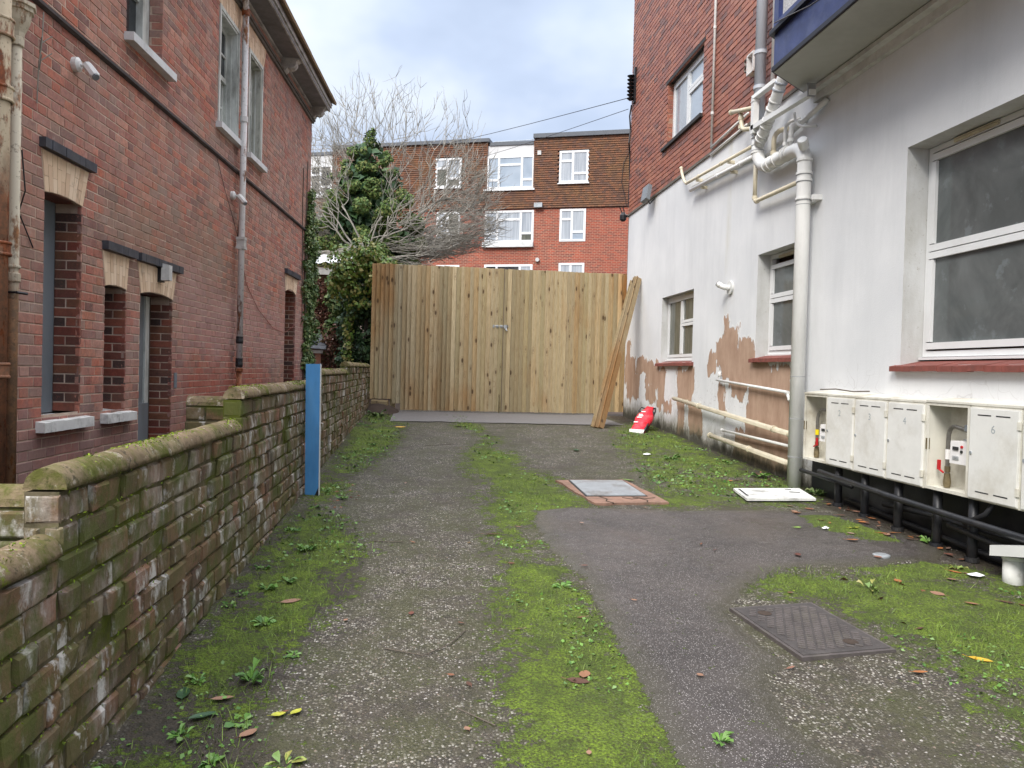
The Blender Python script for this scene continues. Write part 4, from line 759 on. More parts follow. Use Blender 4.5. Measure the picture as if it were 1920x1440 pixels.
# ---- waste pipes on the right house
def tubes(t, name, mat, segs, r, n=14, smooth=True): 
    q = MB()
    for s in segs: q.tube(s, r, n)
    return q.build(name, mat, t, smooth=smooth)
def arc(a, b, c, n=5):  # quadratic bend
    a, b, c = Vector(a), Vector(b), Vector(c); return [tuple(a*(1-t)**2+b*2*t*(1-t)+c*t*t) for t in [i/n for i in range(n+1)]]
xs = 3.68
st = thing('soil_stack', 'thick pale grey plastic soil stack rising from the ground past the meter cupboards', 'soil pipe', (xs, 7.0, gzs(0, 7)))
path = [(xs, 7.0, gzs(0, 7)-.05), (xs, 7.0, 3.50)]+arc((xs, 7.0, 3.52), (xs, 7.0, 3.70), (xs, 7.2, 3.72))+[(xs, 7.75, 3.74)]+arc((xs, 7.80, 3.74), (xs, 8.02, 3.75), (xs-.02, 8.03, 3.95))+[(xs-.02, 8.03, 4.15)]
tubes(st, 'pipe', 'soil_pipe', [path], .069, 20)
tubes(st, 'pipe', 'soil_pipe_blue', [[(3.66, 8.03, 4.15), (3.66, 8.03, 9.3)]], .062, 18)
def rg(p, d, r, w=.012, mat='pipe_ring', t=st): a = Vector(p); dd = Vector(d).normalized()*w; q = MB(); q.tube([a-dd/2, a+dd/2], r, 20); q.build('joint_ring', mat, t)
for z in (.62, 1.0, 1.42, 3.12): rg((xs, 7.0, z), (0, 0, 1), .0705, .006)
for z in (3.18, 3.36, 3.43, 3.56): rg((xs, 7.0, z), (0, 0, 1), .078, .022, 'soil_pipe')
for z in (3.16, 3.345, 3.415): rg((xs, 7.0, z), (0, 0, 1), .0735, .007)
for y in (7.32, 7.40, 7.58, 7.72, 7.82): rg((xs, y, 3.735), (0, 1, 0), .078, .02, 'soil_pipe')
for y in (7.345, 7.60, 7.845): rg((xs, y, 3.735), (0, 1, 0), .073, .006)
for z in (3.93, 4.02, 4.10, 4.17): rg((3.66, 8.03, z), (0, 0, 1), .077, .02, 'soil_pipe')
for z in (3.95, 4.125, 4.195): rg((3.66, 8.03, z), (0, 0, 1), .072, .006)
for z in (5.05, 4.66): rg((3.66, 8.03, z), (0, 0, 1), .069, .035, 'soil_pipe_blue'); rg((3.66, 8.03, z-.02), (0, 0, 1), .070, .006)
q = MB(); q.tube([(xs-.03, 6.96, 3.68), (xs-.08, 6.90, 3.72), (xs-.09, 6.89, 3.73)], [.05, .052, .045], 16); q.build('access_cap', 'soil_pipe', st)
q = MB(); fbox(q, RW, 6.90, 7.10, 3.145, 3.175, 0, .05); fbox(q, RW, 6.86, 6.90, 3.15, 3.20, .0, .09); q.build('pipe_clip', 'soil_pipe', st)
# slanting pipe from under the bay
sp = thing('waste_pipe', 'grey ribbed pipe slanting out from under the blue bay', 'pipe', (3.66, 7.45, 4.3))
pp = [(3.62, 7.28, 4.62), (3.60, 7.36, 4.50), (3.60, 7.48, 4.36), (3.61, 7.66, 4.20), (3.63, 7.82, 4.10), (3.65, 7.97, 4.02)]; tubes(sp, 'pipe', 'soil_pipe', [pp], .060, 18)
for i, (a, b) in enumerate(zip(pp[:-1], pp[1:])):
    for k in (.2, .6): p = Vector(a).lerp(Vector(b), k); rg(p, Vector(b)-Vector(a), .068, .014, 'soil_pipe_blue' if i < 2 else 'soil_pipe', sp); rg(p+(Vector(b)-Vector(a)).normalized()*.012, Vector(b)-Vector(a), .0655, .005, 'pipe_ring', sp)
# square white rainwater pipe: vertical, then a long sloping run
sq = thing('square_downpipe', 'square white plastic downpipe with a sloping boxed run under the bay', 'downpipe', (3.60, 8.0, 4.1))
q = MB(); q.box(3.55, 3.615, 7.93, 7.995, 4.12, 4.54); q.box8([(3.55, 6.70, 4.095), (3.55, 8.02, 4.165), (3.615, 8.02, 4.165), (3.615, 6.70, 4.095), (3.55, 6.70, 4.145), (3.55, 8.02, 4.215), (3.615, 8.02, 4.215), (3.615, 6.70, 4.145)]); q.build('pipe', 'white_plastic', sq)
q = MB(); q.box8([(3.545, 7.94, 4.50), (3.545, 7.99, 4.54), (3.61, 7.99, 4.54), (3.61, 7.94, 4.50), (3.60, 7.55, 4.535), (3.60, 7.57, 4.58), (3.665, 7.57, 4.58), (3.665, 7.55, 4.535)]); q.box(3.545, 3.62, 7.925, 8.0, 4.47, 4.485); q.build('offset_bend', 'white_plastic', sq)
q = MB(); q.box(3.544, 3.62, 6.72, 6.74, 4.085, 4.21); q.build('joiner', 'pipe_ring', sq)
tubes(thing('waste_pipe', 'thin white pipe rising beside the big grey stack under the bay', 'pipe', (3.75, 7.9, 5)), 'pipe', 'white_plastic', [[(3.75, 7.90, 4.60), (3.75, 7.90, 8.5)]], .025, 12)
# cream stub near the stack
def wp(label, segs, mat, r, loc, rings=(), clips=()):
    t = thing('waste_pipe', label, 'pipe', loc); tubes(t, 'pipe', mat, segs, r, 12)
    for p, d in rings: rg(p, d, r*1.28, .035, mat, t)
    if clips:
        q = MB()
        for p in clips: q.box(p[0], 3.8, p[1]-.012, p[1]+.012, p[2]-.02, p[2]+.02)
        q.build('pipe_clip', 'cream_pipe', t)
    return t
wp('short cream stub pipe jutting left of the grey stack above the render', [[(3.60, 8.68, 4.60), (3.64, 8.02, 4.44)], arc((3.64, 8.47, 4.52), (3.64, 8.47, 4.34), (3.65, 8.40, 4.31))+[(3.66, 8.10, 4.23)]], 'cream_pipe', .026, (3.62, 8.4, 4.4), [((3.602, 8.66, 4.595), (0, 1, .25)), ((3.64, 8.47, 4.46), (0, 0, 1)), ((3.645, 8.47, 4.36), (0, 0, 1))])
wp('upper cream waste pipe with upturned end along the top of the render', [arc((3.71, 10.74, 4.50), (3.71, 10.66, 4.30), (3.71, 10.50, 4.20))+[(3.71, 8.12, 4.075)], [(3.775, 10.40, 4.12), (3.775, 8.2, 3.99)]], 'cream_pipe', .021, (3.7, 9.3, 4.1), [((3.71, 10.73, 4.48), (0, .3, 1)), ((3.71, 9.2, 4.133), (0, 1, .05)), ((3.71, 10.0, 4.175), (0, 1, .05))], [(3.71, 9.0, 4.10), (3.71, 10.1, 4.15)])
wp('white waste pipe just below the upper cream pipe', [[(3.71, 10.30, 4.055), (3.71, 8.05, 3.94)]], 'white_plastic', .027, (3.7, 9.2, 4.0), [((3.71, 9.3, 4.005), (0, 1, .05)), ((3.71, 8.6, 3.968), (0, 1, .05))], [(3.71, 8.9, 3.95), (3.71, 9.9, 4.0)])
wp('short cream waste pipe running into the grey stack below its bend', [[(3.72, 8.20, 3.93), (3.72, 8.20, 3.46)], arc((3.72, 8.20, 3.47), (3.72, 8.20, 3.425), (3.72, 8.14, 3.42))+[(3.70, 7.05, 3.385)]], 'cream_pipe', .024, (3.7, 7.7, 3.4), [((3.72, 8.2, 3.47), (0, 0, 1)), ((3.72, 8.14, 3.42), (0, 1, 0))])
for i, (y, zt, zb, mt, lb) in enumerate(((7.68, 4.06, 3.78, 'cream_pipe', 'cream branch pipe dropping into the horizontal stack bend'), (7.43, 4.08, 3.80, 'white_plastic', 'thin white branch pipe dropping into the middle of the stack bend'), (7.30, 4.02, 3.80, 'soil_pipe', 'grey branch pipe entering the stack bend nearest its cap'))):
    wp(lb, [arc((3.78, y-.12, zt+.0), (xs, y, zt+.02), (xs, y, zt-.10))+[(xs, y, zb)]], mt, .026 if i != 1 else .017, (xs, y, 3.9), [((xs, y, zb+.05), (0, 0, 1))])
wp('small white overflow pipe with a swan bend under the ledge', [arc((3.66, 7.20, 4.10), (3.66, 7.19, 3.96), (3.70, 7.10, 3.93))+[(3.78, 6.98, 3.90)]], 'white_plastic', .013, (3.7, 7.1, 4.0))
wp('white pipe end poking down from under the white ledge', [[(3.70, 7.0, 3.99), (3.78, 6.78, 4.09)]], 'white_plastic', .026, (3.72, 6.95, 4.0)); wp('second white pipe lying along the wall under the ledge', [[(3.74, 8.0, 3.88), (3.75, 6.85, 4.06)]], 'ledge_grey', .024, (3.75, 7.4, 3.95))
wp('long cream waste pipe sloping down the peeling wall to the stack', [[(3.70, 10.72, 1.055), (3.70, 7.18, .835)]+arc((3.70, 7.18, .835), (3.70, 7.06, .83), (3.69, 7.03, .76))], 'cream_pipe', .030, (3.7, 9, .95), [((3.70, 9.7, .992), (0, 1, .06)), ((3.70, 7.5, .855), (0, 1, .06)), ((3.70, 7.14, .832), (0, 1, .0)), ((3.695, 7.06, .80), (0, .4, 1))], [(3.70, 10.4, 1.03), (3.70, 9.0, .945), (3.70, 8.1, .89)])
wp('lowest cream waste pipe just above the ground by the stack', [[(3.70, 9.28, .632), (3.70, 7.18, .535)]+arc((3.70, 7.18, .535), (3.70, 7.06, .53), (3.69, 7.03, .48))], 'cream_pipe', .030, (3.7, 8.2, .6), [((3.70, 9.26, .63), (0, 1, .05)), ((3.70, 8.1, .577), (0, 1, .05)), ((3.70, 7.14, .532), (0, 1, 0))])
wp('thin white pipe with a grey end between the two cream waste pipes', [[(3.74, 9.0, .725), (3.74, 7.1, .70)]], 'white_plastic', .016, (3.74, 8, .71), [((3.74, 8.97, .7246), (0, 1, 0))])
wp('thin white pipe crossing the bare brown patches to the stack', [[(3.755, 9.24, 1.355), (3.755, 7.36, 1.255)], [(3.755, 7.36, 1.255), (3.75, 7.28, 1.17)], [(3.76, 9.16, 1.46), (3.76, 9.16, 1.39)]], 'white_plastic', .016, (3.75, 8.3, 1.3), [((3.75, 7.34, 1.25), (0, 1, 0)), ((3.75, 7.29, 1.19), (0, .3, 1))])
# slim grey pipe on the brickwork
t = wp('slim white conduit running up the red brick wall', [[(3.765, 9.70, 4.47), (3.765, 9.70, 9.0)], [(3.765, 9.70, 4.49), (3.765, 8.55, 4.56)], [(3.775, 9.74, 4.40), (3.775, 8.6, 4.44)]], 'white_plastic', .017, (3.765, 9.7, 6.5), [((3.765, 9.70, 4.95), (0, 0, 1)), ((3.765, 9.70, 6.1), (0, 0, 1))])
# flue terminal, floodlight, camera, old bracket, insulator
t = thing('wall_vent', 'white boiler flue elbow with round plate above the peeling patches', 'vent', (3.8, 8.98, 2.52)); q = MB(); q.tube([(3.80, 8.98, 2.52), (3.775, 8.98, 2.52)], .085, 20); q.build('wall_plate', 'ledge_grey', t)
q = MB(); q.tube([(3.78, 8.98, 2.52), (3.72, 9.0, 2.525), (3.69, 9.03, 2.545), (3.655, 9.06, 2.575)], .034, 14); q.tube([(3.68, 9.04, 2.553), (3.67, 9.048, 2.562)], .039, 14); q.build('flue_pipe', 'white_plastic', t)
q = MB(); q.tube([(3.656, 9.059, 2.574), (3.650, 9.064, 2.5795)], .030, 14); q.build('flue_mouth', 'slot_dark', t)
t = thing('floodlight', 'flat grey floodlight on the edge between brick and white render', 'light', (3.7, 12.3, 4.45)); q = MB(); q.box8([(3.60, 12.12, 4.36), (3.60, 12.46, 4.36), (3.66, 12.46, 4.33), (3.66, 12.12, 4.33), (3.64, 12.12, 4.60), (3.64, 12.46, 4.60), (3.70, 12.46, 4.57), (3.70, 12.12, 4.57)]); q.build('lamp_body', 'grey_plastic', t)
q = MB(); q.tube([(3.67, 12.3, 4.40), (3.72, 12.3, 4.30), (3.80, 12.3, 4.40)], .012, 6); q.build('arm', 'black_plastic', t)
t = thing('security_camera', 'black wall camera on the corner beside the brick flats', 'camera', (3.78, 13.93, 4.42)); q = MB(); q.tube([(3.82, 13.96, 4.44), (3.70, 13.96, 4.43)], .028, 10); q.build('arm', 'black_plastic', t)
q = MB(); q.tube([(3.70, 13.96, 4.50), (3.70, 13.96, 4.44), (3.70, 13.96, 4.36), (3.70, 13.96, 4.33)], [.03, .065, .065, .03], 12); q.build('head', 'black_plastic', t)
q = MB(); q.tube([(3.68, 13.96, 4.48), (3.63, 13.96, 4.60)], .010, 6); q.tube([(3.73, 13.96, 4.48), (3.69, 13.96, 4.61)], .010, 6); q.build('aerial', 'black_plastic', t)
t = thing('meter_bracket', 'rusty white metal frame bolted to the brick beside the grey stack', 'bracket', (3.75, 8.45, 5.1)); q = MB()
for a, b, c, e in ((8.34, 8.36, 4.98, 5.22), (8.5, 8.52, 4.98, 5.22), (8.36, 8.5, 4.98, 5.0), (8.36, 8.5, 5.2, 5.22)): fbox(q, RW, a, b, c, e, .0, .09)
q.build('frame', 'rust_white', t); q = MB(); q.tube([(3.74, 8.6, 5.06), (3.74, 8.64, 5.10), (3.74, 8.60, 5.14), (3.74, 8.64, 5.19), (3.74, 8.60, 5.22)], .012, 6); q.build('hook', 'moulding_dark', t)
t = thing('cable_insulator', 'black finned cable insulator on the corner of the red brick wall', 'insulator', (3.82, 13.75, 6.8)); q = MB(); q.box(3.76, 3.80, 13.62, 13.74, 6.5, 7.15); q.build('back_plate', 'black_plastic', t); q = MB()
for k in range(7): q.tube([(3.72, 13.74, 6.56+k*.07), (3.72, 13.74, 6.60+k*.07)], [.03, .075], 10)
q.build('fins', 'black_plastic', t)
cable('cable', 'upper overhead wire strung from the brick corner across the sky', [Vector((3.72, 13.74, 6.62+.0)).lerp(Vector((-6.2, 41.2, 12.9)), k/14)+Vector((0, 0, -.9*math.sin(math.pi*k/14)*.55)) for k in range(15)], .007, 'black_plastic')
cable('cable', 'lower overhead wire strung from the brick corner across the sky', [Vector((3.70, 13.80, 6.42)).lerp(Vector((-4.0, 44, 13.0)), k/14)+Vector((0, 0, -.9*math.sin(math.pi*k/14)*.7)) for k in range(15)], .006, 'black_plastic')
cable('cable', 'bunch of loose black cable hanging down the brick corner', [(3.76, 13.80, 6.5), (3.74, 13.84, 6.3), (3.77, 13.86, 6.05), (3.74, 13.84, 5.8), (3.78, 13.90, 5.6), (3.80, 13.93, 5.1), (3.79, 13.94, 4.6)], .016, 'black_plastic')

# ---- meter cupboards
YB = [6.70, 6.285, 5.85, 5.405, 4.965, 4.53, 4.09, 3.66, 3.22]; XF, ZB, ZT = 3.60, .635, 1.268
labels = ['open cream meter cupboard nearest the grey stack, showing a hose with yellow tape', 'closed cream meter cupboard right beside the open one with yellow tape, marked 2', 'middle one of the three closed meter cupboards between the open ones, marked 3', 'closed meter cupboard touching the open one with the white meter, marked 4', 'open cream meter cupboard between doors 4 and 6, showing a white meter', 'largest looking closed meter cupboard above the drain elbow, marked 6', 'closed cream meter cupboard at the right edge of the picture', None]
def text(s, y, z, size, x, par, mat='numeral'):
    c = bpy.data.curves.new('number', 'FONT'); c.body = s; c.size = size; c.align_x = 'CENTER'; c.align_y = 'CENTER'; c.extrude = .0006
    o_ = bpy.data.objects.new('number', c); COL.objects.link(o_); bpy.context.view_layer.update(); me = bpy.data.meshes.new_from_object(o_.evaluated_get(bpy.context.evaluated_depsgraph_get())); bpy.data.objects.remove(o_); me.materials.clear(); me.materials.append(MT[mat]); o = bpy.data.objects.new('number', me); COL.objects.link(o); parent(o, par)
    o.matrix_basis = Matrix(((0, 0, -1, x), (-1, 0, 0, y), (0, 1, 0, z), (0, 0, 0, 1))); return o
for i, num in enumerate(['1', '2', '3', '4', '5', '6', '7']):
    y1, y0 = YB[i]-.003, YB[i+1]+.003; t = thing('meter_box', labels[i], 'meter box', (3.7, (y0+y1)/2, ZB))
    dzz = (.004, .0, -.003, -.004, .002, 0, 0)[i]; a, b = ZB+dzz, ZT+dzz; q = MB()
    q.box(XF+.01, 3.8, y0, y0+.012, a, b); q.box(XF+.01, 3.8, y1-.012, y1, a, b); q.box(XF+.01, 3.8, y0+.012, y1-.012, a, a+.014); q.box8([(XF-.005, y0-.002, b-.014), (XF-.005, y1+.002, b-.014), (3.8, y1+.002, b-.002), (3.8, y0-.002, b-.002), (XF-.005, y0-.002, b), (XF-.005, y1+.002, b), (3.8, y1+.002, b+.022), (3.8, y0-.002, b+.022)]); q.build('case', 'meter_box', t)
    q = MB(); q.box(3.778, 3.79, y0+.012, y1-.012, a+.014, b-.014); q.build('back_panel', 'meter_box', t)
    q = MB(); w_ = .022
    for u, v, c, e in ((y0, y1, a, a+w_), (y0, y1, b-.014-w_, b-.014), (y0, y0+w_, a+w_, b-.014-w_), (y1-w_, y1, a+w_, b-.014-w_)): q.box(XF, XF+.0095, u, v, c, e)
    q.build('front_frame', 'meter_box', t)
    if num in '2346' or num == '7':
        q = MB(); u0, u1, c0, c1 = y0+.010, y1-.012, a+.010, b-.028
        q.box(XF-.012, XF-.001, u0, u1, c0, c1); q.box(XF-.0155, XF-.012, u0+.006, u1-.006, c0+.006, c1-.006); dr_ = q.build('door', 'meter_door', t)
        q = MB(); wd = u1-u0
        for zz in (c0+.045, c1-.05):
            for f0, f1 in ((.17, .45), (.55, .83)): q.box(XF-.0165, XF-.0157, u0+wd*f0, u0+wd*f1, zz, zz+.008)
        q.build('vent_slot', 'slot_dark', dr_)
        for zz in (c0+.07, c1-.12): q = MB(); q.box(XF-.020, XF-.006, u0-.010, u0+.012, zz, zz+.05); q.build('hinge', 'meter_box', dr_)
        q = MB(); q.tube([(XF-.0156, u1-.02, (c0+c1)/2), (XF-.021, u1-.02, (c0+c1)/2)], .011, 10); q.build('lock', 'galvanised', dr_)
        if num != '7': text(num, (u0+u1)/2, c1-.135, .075, XF-.0158, dr_)
    else:
        q = MB(); q.box(XF-.006, XF+.02, y1-.018, y1-.008, a+.28, a+.36); q.build('latch_plate', 'brass', t)
        ym = (y0+y1)/2
        g = thing('gas_meter', 'white gas meter inside the %s' % ('leftmost open cupboard' if num == '1' else 'open cupboard beside door 6'), 'meter', (3.68, ym, a+.2))
        k = 0 if num == '1' else 1; my0, my1 = (y0+.02, y0+.18) if k == 0 else (y0+.028, y0+.225); mz = a+.19 if k == 0 else a+.205
        q = MB(); q.box8([(3.635, my0, mz), (3.635, my1, mz), (3.75, my1, mz), (3.75, my0, mz), (3.64, my0, mz+.155), (3.64, my1, mz+.155), (3.75, my1, mz+.155), (3.75, my0, mz+.155)]); q.build('case', 'white_print', g)
        q = MB(); q.box(3.631, 3.6345, my1-.085, my1-.03, mz+.095, mz+.118); q.build('display', 'slot_dark', g)
        q = MB(); q.tube([(3.638, my1-.115, mz+.120), (3.630, my1-.115, mz+.120)], .010, 10); q.build('button', 'red_plastic', g); q = MB(); q.tube([(3.637, my1-.115, mz+.088), (3.629, my1-.115, mz+.088)], .010, 10); q.build('button', 'slot_dark', g)
        q = MB()
        for zz in (.05, .04, .03): q.box(3.6305, 3.6335, my1-.09, my1-.03, mz+zz, mz+zz+.003)
        q.build('print_lines', 'numeral', g)
        q = MB(); q.tube([(3.70, my0+.06, mz+.155), (3.70, my0+.06, mz+.30)], .028, 12); q.tube([(3.70, my0+.06, mz+.23), (3.70, my0+.06, mz+.27)], .055, 14); q.tube([(3.70, my0+.06, mz+.30), (3.70, my0+.06, mz+.34)], .020, 12); q.box(3.66, 3.74, my0+.0, my0+.10, mz+.165, mz+.172); q.build('regulator', 'grey_plastic', g)
        hy = y1-.085 if k == 0 else y1-.115; hp = [(3.69, hy, a+.10), (3.69, hy, a+.30)]+arc((3.69, hy, a+.36), (3.69, hy, a+.47), (3.69, hy-.09, a+.475))+[(3.70, my0+.09, a+.47)]
        if k: hp = [(3.69, hy, a+.10), (3.69, hy, a+.30)]+arc((3.69, hy, a+.36), (3.69, hy, a+.46), (3.69, hy-.07, a+.455))+[(3.70, my0+.09, a+.43)]
        q = MB(); q.tube(hp, .015, 10); q.build('hose', 'steel_hose', g)
        q = MB(); q.tube([(3.69, hy, a+.235), (3.69, hy, a+.285)] if k == 0 else [(3.69, hy, a+.22), (3.69, hy, a+.29)], .018, 10); q.build('tape_band', 'yellow_tape' if k == 0 else 'white_print', g)
        q = MB(); q.tube([(3.69, hy, a+.02), (3.69, hy, a+.06), (3.69, hy, a+.12)], [.022, .026, .020], 10); q.tube([(3.69, hy, a+.13), (3.69, hy, a+.17)], .019, 8); q.build('valve', 'brass', g)
        q = MB(); s_ = -1 if k == 0 else 1; q.box(3.655, 3.668, hy+s_*.05-.012, hy+s_*.05+.012, a+.14, a+.21); q.tube([(3.66, hy, a+.125), (3.66, hy+s_*.05, a+.145)], .007, 6); q.build('handle', 'red_plastic', g)
        if k: q = MB(); q.box(3.72, 3.777, my0+.0, my0+.06, a+.02, a+.16); q.build('yellow_part', 'yellow_tape', g)
q = MB(); q.tube([(3.70, YB[0]-.1, ZT+.035), (3.74, YB[0]-.3, ZT+.045), (3.72, YB[1]-.2, ZT+.03), (3.74, YB[1]-.4, ZT+.04)], .006, 5); tag(q.build('twig', 'bark_dark'), 'dead creeper twig lying on top of the leftmost meter cupboards', 'twig')
# black pipes under the cupboards and their posts
wpb = lambda lb, pts, r, mt='black_paint': tubes(thing('gas_pipe', lb, 'pipe', pts[0]), 'pipe', mt, [pts], r, 12)
wpb('main black gas pipe running under all the meter cupboards', [(3.58, 6.36, .560), (3.58, 5.33, .512), (3.58, 4.5, .488), (3.58, 4.0, .478), (3.58, 2.6, .46)], .024)
wpb('short black pipe starting beside the grey stack under the first cupboard', [(3.64, 6.80, .515), (3.65, 5.95, .485)], .019); wpb('lower black pipe behind the main pipe', [(3.72, 5.60, .40), (3.72, 5.0, .425), (3.72, 4.3, .425), (3.72, 3.0, .42)], .022)
wpb('black pipe hugging the plinth near the ground', [(3.755, 6.2, .33), (3.755, 4.2, .24), (3.755, 3.0, .20)], .020); wpb('third black pipe between the main pipe and the ground at the right', [(3.64, 4.75, .41), (3.63, 4.1, .36), (3.62, 3.0, .33)], .02)
wpb('slanting black pipe elbow rising to the last cupboards', [(3.60, 4.55, .46), (3.63, 4.40, .55), (3.66, 4.36, .64)], .018)
for y, pl in ((6.18, 'black post nearest the grey stack, under cupboard 2'), (5.78, 'black post under the joint of cupboards 2 and 3'), (5.34, 'black post nearest the green weed growing by the plinth'), (4.90, 'black post under the open cupboard with the white meter'), (4.55, 'black post by the cable clip where the slanting pipe rises'), (3.9, 'black post behind the white drain elbow')):
    t = thing('support_post', pl, 'post', (3.66, y, gzs(0, y)), 'black posts under the meter cupboards'); q = MB(); q.tube([(3.665, y, gzs(0, y)-.05), (3.665, y, ZB)], .032, 12); q.build('post', 'black_paint', t, smooth=True)
    q = MB(); q.tube([(3.665, y, gzs(0, y)), (3.665, y, gzs(0, y)+.03)], .045, 12); q.build('foot', 'black_paint', t)
t = thing('drain_pipe', 'white plastic drain elbow standing on mossy ground at the right edge', 'drain', (3.58, 4.12, .19)); q = MB(); q.tube([(3.60, 4.12, .12), (3.60, 4.12, .33)], .060, 18); q.build('stub', 'flaking_white', t, smooth=True)
q = MB(); q.box8([(3.50, 4.20, .335), (3.50, 2.9, .60), (3.66, 2.9, .60), (3.66, 4.20, .335), (3.50, 4.20, .40), (3.50, 2.9, .68), (3.66, 2.9, .68), (3.66, 4.20, .40)]); q.tube([(3.60, 4.12, .33), (3.60, 4.12, .352)], .066, 18); q.build('cover_run', 'white_plastic', t)

# ================================================================== GATE
GY = 14.02
gate = thing('timber_gate', 'tall double gate and side panels of new featheredge boards closing the drive', 'gate', (1.4, GY, gzs(0, GY)))
rs = random.Random(21); x = -1.02; i = 0
while x < 3.86:
    w_ = rs.choice([.080, .083, .086, .08, .1]) if x < .1 else rs.choice([.078, .082, .085]); w_ = min(w_, 3.875-x)
    zb = .82 if x < -.62 else (.74 if x < -.53 else (.622+rs.uniform(-.004, .004) if x < 3.4 else .66)); zt = 3.335+rs.uniform(-.006, .006)-(.006 if x > 1.4 else 0)
    lean = rs.uniform(-.003, .003); d0 = rs.uniform(0, .006); o = .012
    q = MB(); a, b = x+.0015, x+w_+o; tk = rs.uniform(.024, .040)
    q.box8([(a, GY-tk-d0, zb), (b, GY+.014, zb), (b, GY+.022, zb), (a, GY+.022, zb), (a+lean, GY-tk-d0, zt), (b+lean, GY+.014, zt), (b+lean, GY+.022, zt), (a+lean, GY+.022, zt)])
    if i % 13 == 5:   # a cover batten standing proud
        q.box(a, a+.075, GY-.034, GY-.0075-d0, zb, zt-.01)
    q.build('board', 'fence_wood', gate); x += w_; i += 1
q = MB(); q.box(1.440, 1.449, GY-.036, GY-.001, .62, 3.33); q.build('gate_gap_shade', 'dark_timber', gate)  # solid dark strip standing in for the shaded gap between the leaves
for z0 in (.95, 2.0, 3.05): q = MB(); q.box(-1.0, 3.85, GY+.024, GY+.065, z0, z0+.09); q.build('rail', 'fence_wood', gate)
for xx in (-.60, 3.38): q = MB(); q.box(xx-.05, xx+.05, GY+.066, GY+.166, .3, 3.3); q.build('gate_post', 'fence_wood', gate)
q = MB(); q.box(3.34, 3.47, GY-.0, GY+.1, .45, .665); q.build('gate_post', 'dark_timber', gate)
q = MB(); q.box(1.25, 1.44, GY-.020, GY-.012, 2.215, 2.268); q.tube([(1.27, GY-.026, 2.242), (1.55, GY-.026, 2.244)], .010, 8); q.box(1.46, 1.54, GY-.034, GY-.012, 2.205, 2.272); q.build('bolt_plate', 'galvanised', gate); q = MB(); q.tube([(1.50, GY-.03, 2.21), (1.50, GY-.05, 2.17), (1.52, GY-.05, 2.16)], .014, 6); q.build('padlock', 'galvanised', gate)
q = MB(); q.tube([(1.40, GY-.02, .50), (1.40, GY-.02, .95)], .008, 6); q.build('drop_bolt', 'brass', gate)
# planks leaning on the wall
for k, (x0, y0, x1, y1, zt, tw, lb) in enumerate((
    (2.690, 11.66, 3.700, 13.20, 3.10, .05, 'outermost plank on the gate side of the leaning bundle, pale sawn edge'), (2.720, 11.62, 3.725, 13.14, 3.14, .55, 'second plank of the leaning bundle counted from the gate side'),
    (2.748, 11.58, 3.742, 13.08, 3.16, .1, 'middle plank of the leaning bundle with dark knots'), (2.776, 11.55, 3.757, 13.02, 3.15, .7, 'fourth plank of the leaning bundle counted from the gate side'), (2.804, 11.53, 3.772, 12.95, 3.12, .2, 'plank lying nearest the white wall in the leaning bundle'))):
    a = Vector((x0, y0, gzs(0, y0)+.012)); b_ = Vector((x1, y1, zt)); d = (b_-a).normalized(); side = d.cross(Vector((.1, 1, .1))).normalized(); th = d.cross(side).normalized(); hw = .036; q = MB()
    s2 = side*math.cos(tw)+th*math.sin(tw); t2 = th*math.cos(tw)-side*math.sin(tw)
    q.box8([a-s2*hw-t2*.012, a+s2*hw-t2*.006, a+s2*hw+t2*.006, a-s2*hw+t2*.012, b_-s2*hw-t2*.012, b_+s2*hw-t2*.006, b_+s2*hw+t2*.006, b_-s2*hw+t2*.012])
    tag(q.build('plank', 'plank_wood'), lb, 'plank', 'planks leaning against the white wall')
# old stump and kerb block at the foot of the gate
t = thing('block', 'small split timber block on the earth bank under the left end of the gate', 'block', (-.85, 13.9, .75)); q = MB(); q.box8([(-.98, 13.80, .70), (-.68, 13.76, .70), (-.66, 13.95, .70), (-.98, 13.96, .70), (-.98, 13.80, .79), (-.69, 13.77, .77), (-.67, 13.94, .80), (-.97, 13.95, .81)]); q.build('split_block', 'plank_wood', t)
X, Y, F = grid(-1.05, -.42, 16, 13.0, 14.4, 20); h = np.clip(1-((X+.85)/.42)**2, 0, 1)*np.clip(1-((Y-13.9)/.65)**2, 0, 1); np_mesh('earth_bank', np.stack([X, Y, gz(X, Y)-.02+.17*h+fbm(X, Y, 9, 4)*.04*h], -1).reshape(-1, 3), F, 'earth', smooth=True, kind='structure')

# ================================================================== THINGS ON THE DRIVE
def flat(pts, z0, z1, dzf=True): 
    q = MB(); n = len(pts); q.add([(x, y, dz(x, y)+z1) for x, y in pts]+[(x, y, dz(x, y)+z0) for x, y in pts], [tuple(range(n)), tuple(range(2*n-1, n-1, -1))]+[(i, (i+1) % n, n+(i+1) % n, n+i) for i in range(n)]); return q
mc_ = Vector((1.913, 3.459)); ra = math.radians(7.5); ex = Vector((math.cos(ra), math.sin(ra))); ey = Vector((-math.sin(ra), math.cos(ra)))
def mp(u, v): p = mc_+ex*u+ey*v; return (p.x, p.y)
def mz(x, y): return .045*y
mh = thing('manhole_cover', 'dark cast iron manhole cover with diagonal ribs set in the grass and tarmac', 'manhole cover', (mc_.x, mc_.y, mz(0, mc_.y)))
def mslab(pts, z0, z1): q = MB(); n = len(pts); q.add([(x, y, mz(x, y)+z1) for x, y in pts]+[(x, y, mz(x, y)+z0) for x, y in pts], [tuple(range(n)), tuple(range(2*n-1, n-1, -1))]+[(i, (i+1) % n, n+(i+1) % n, n+i) for i in range(n)]); return q
W_, H_ = .25, .31
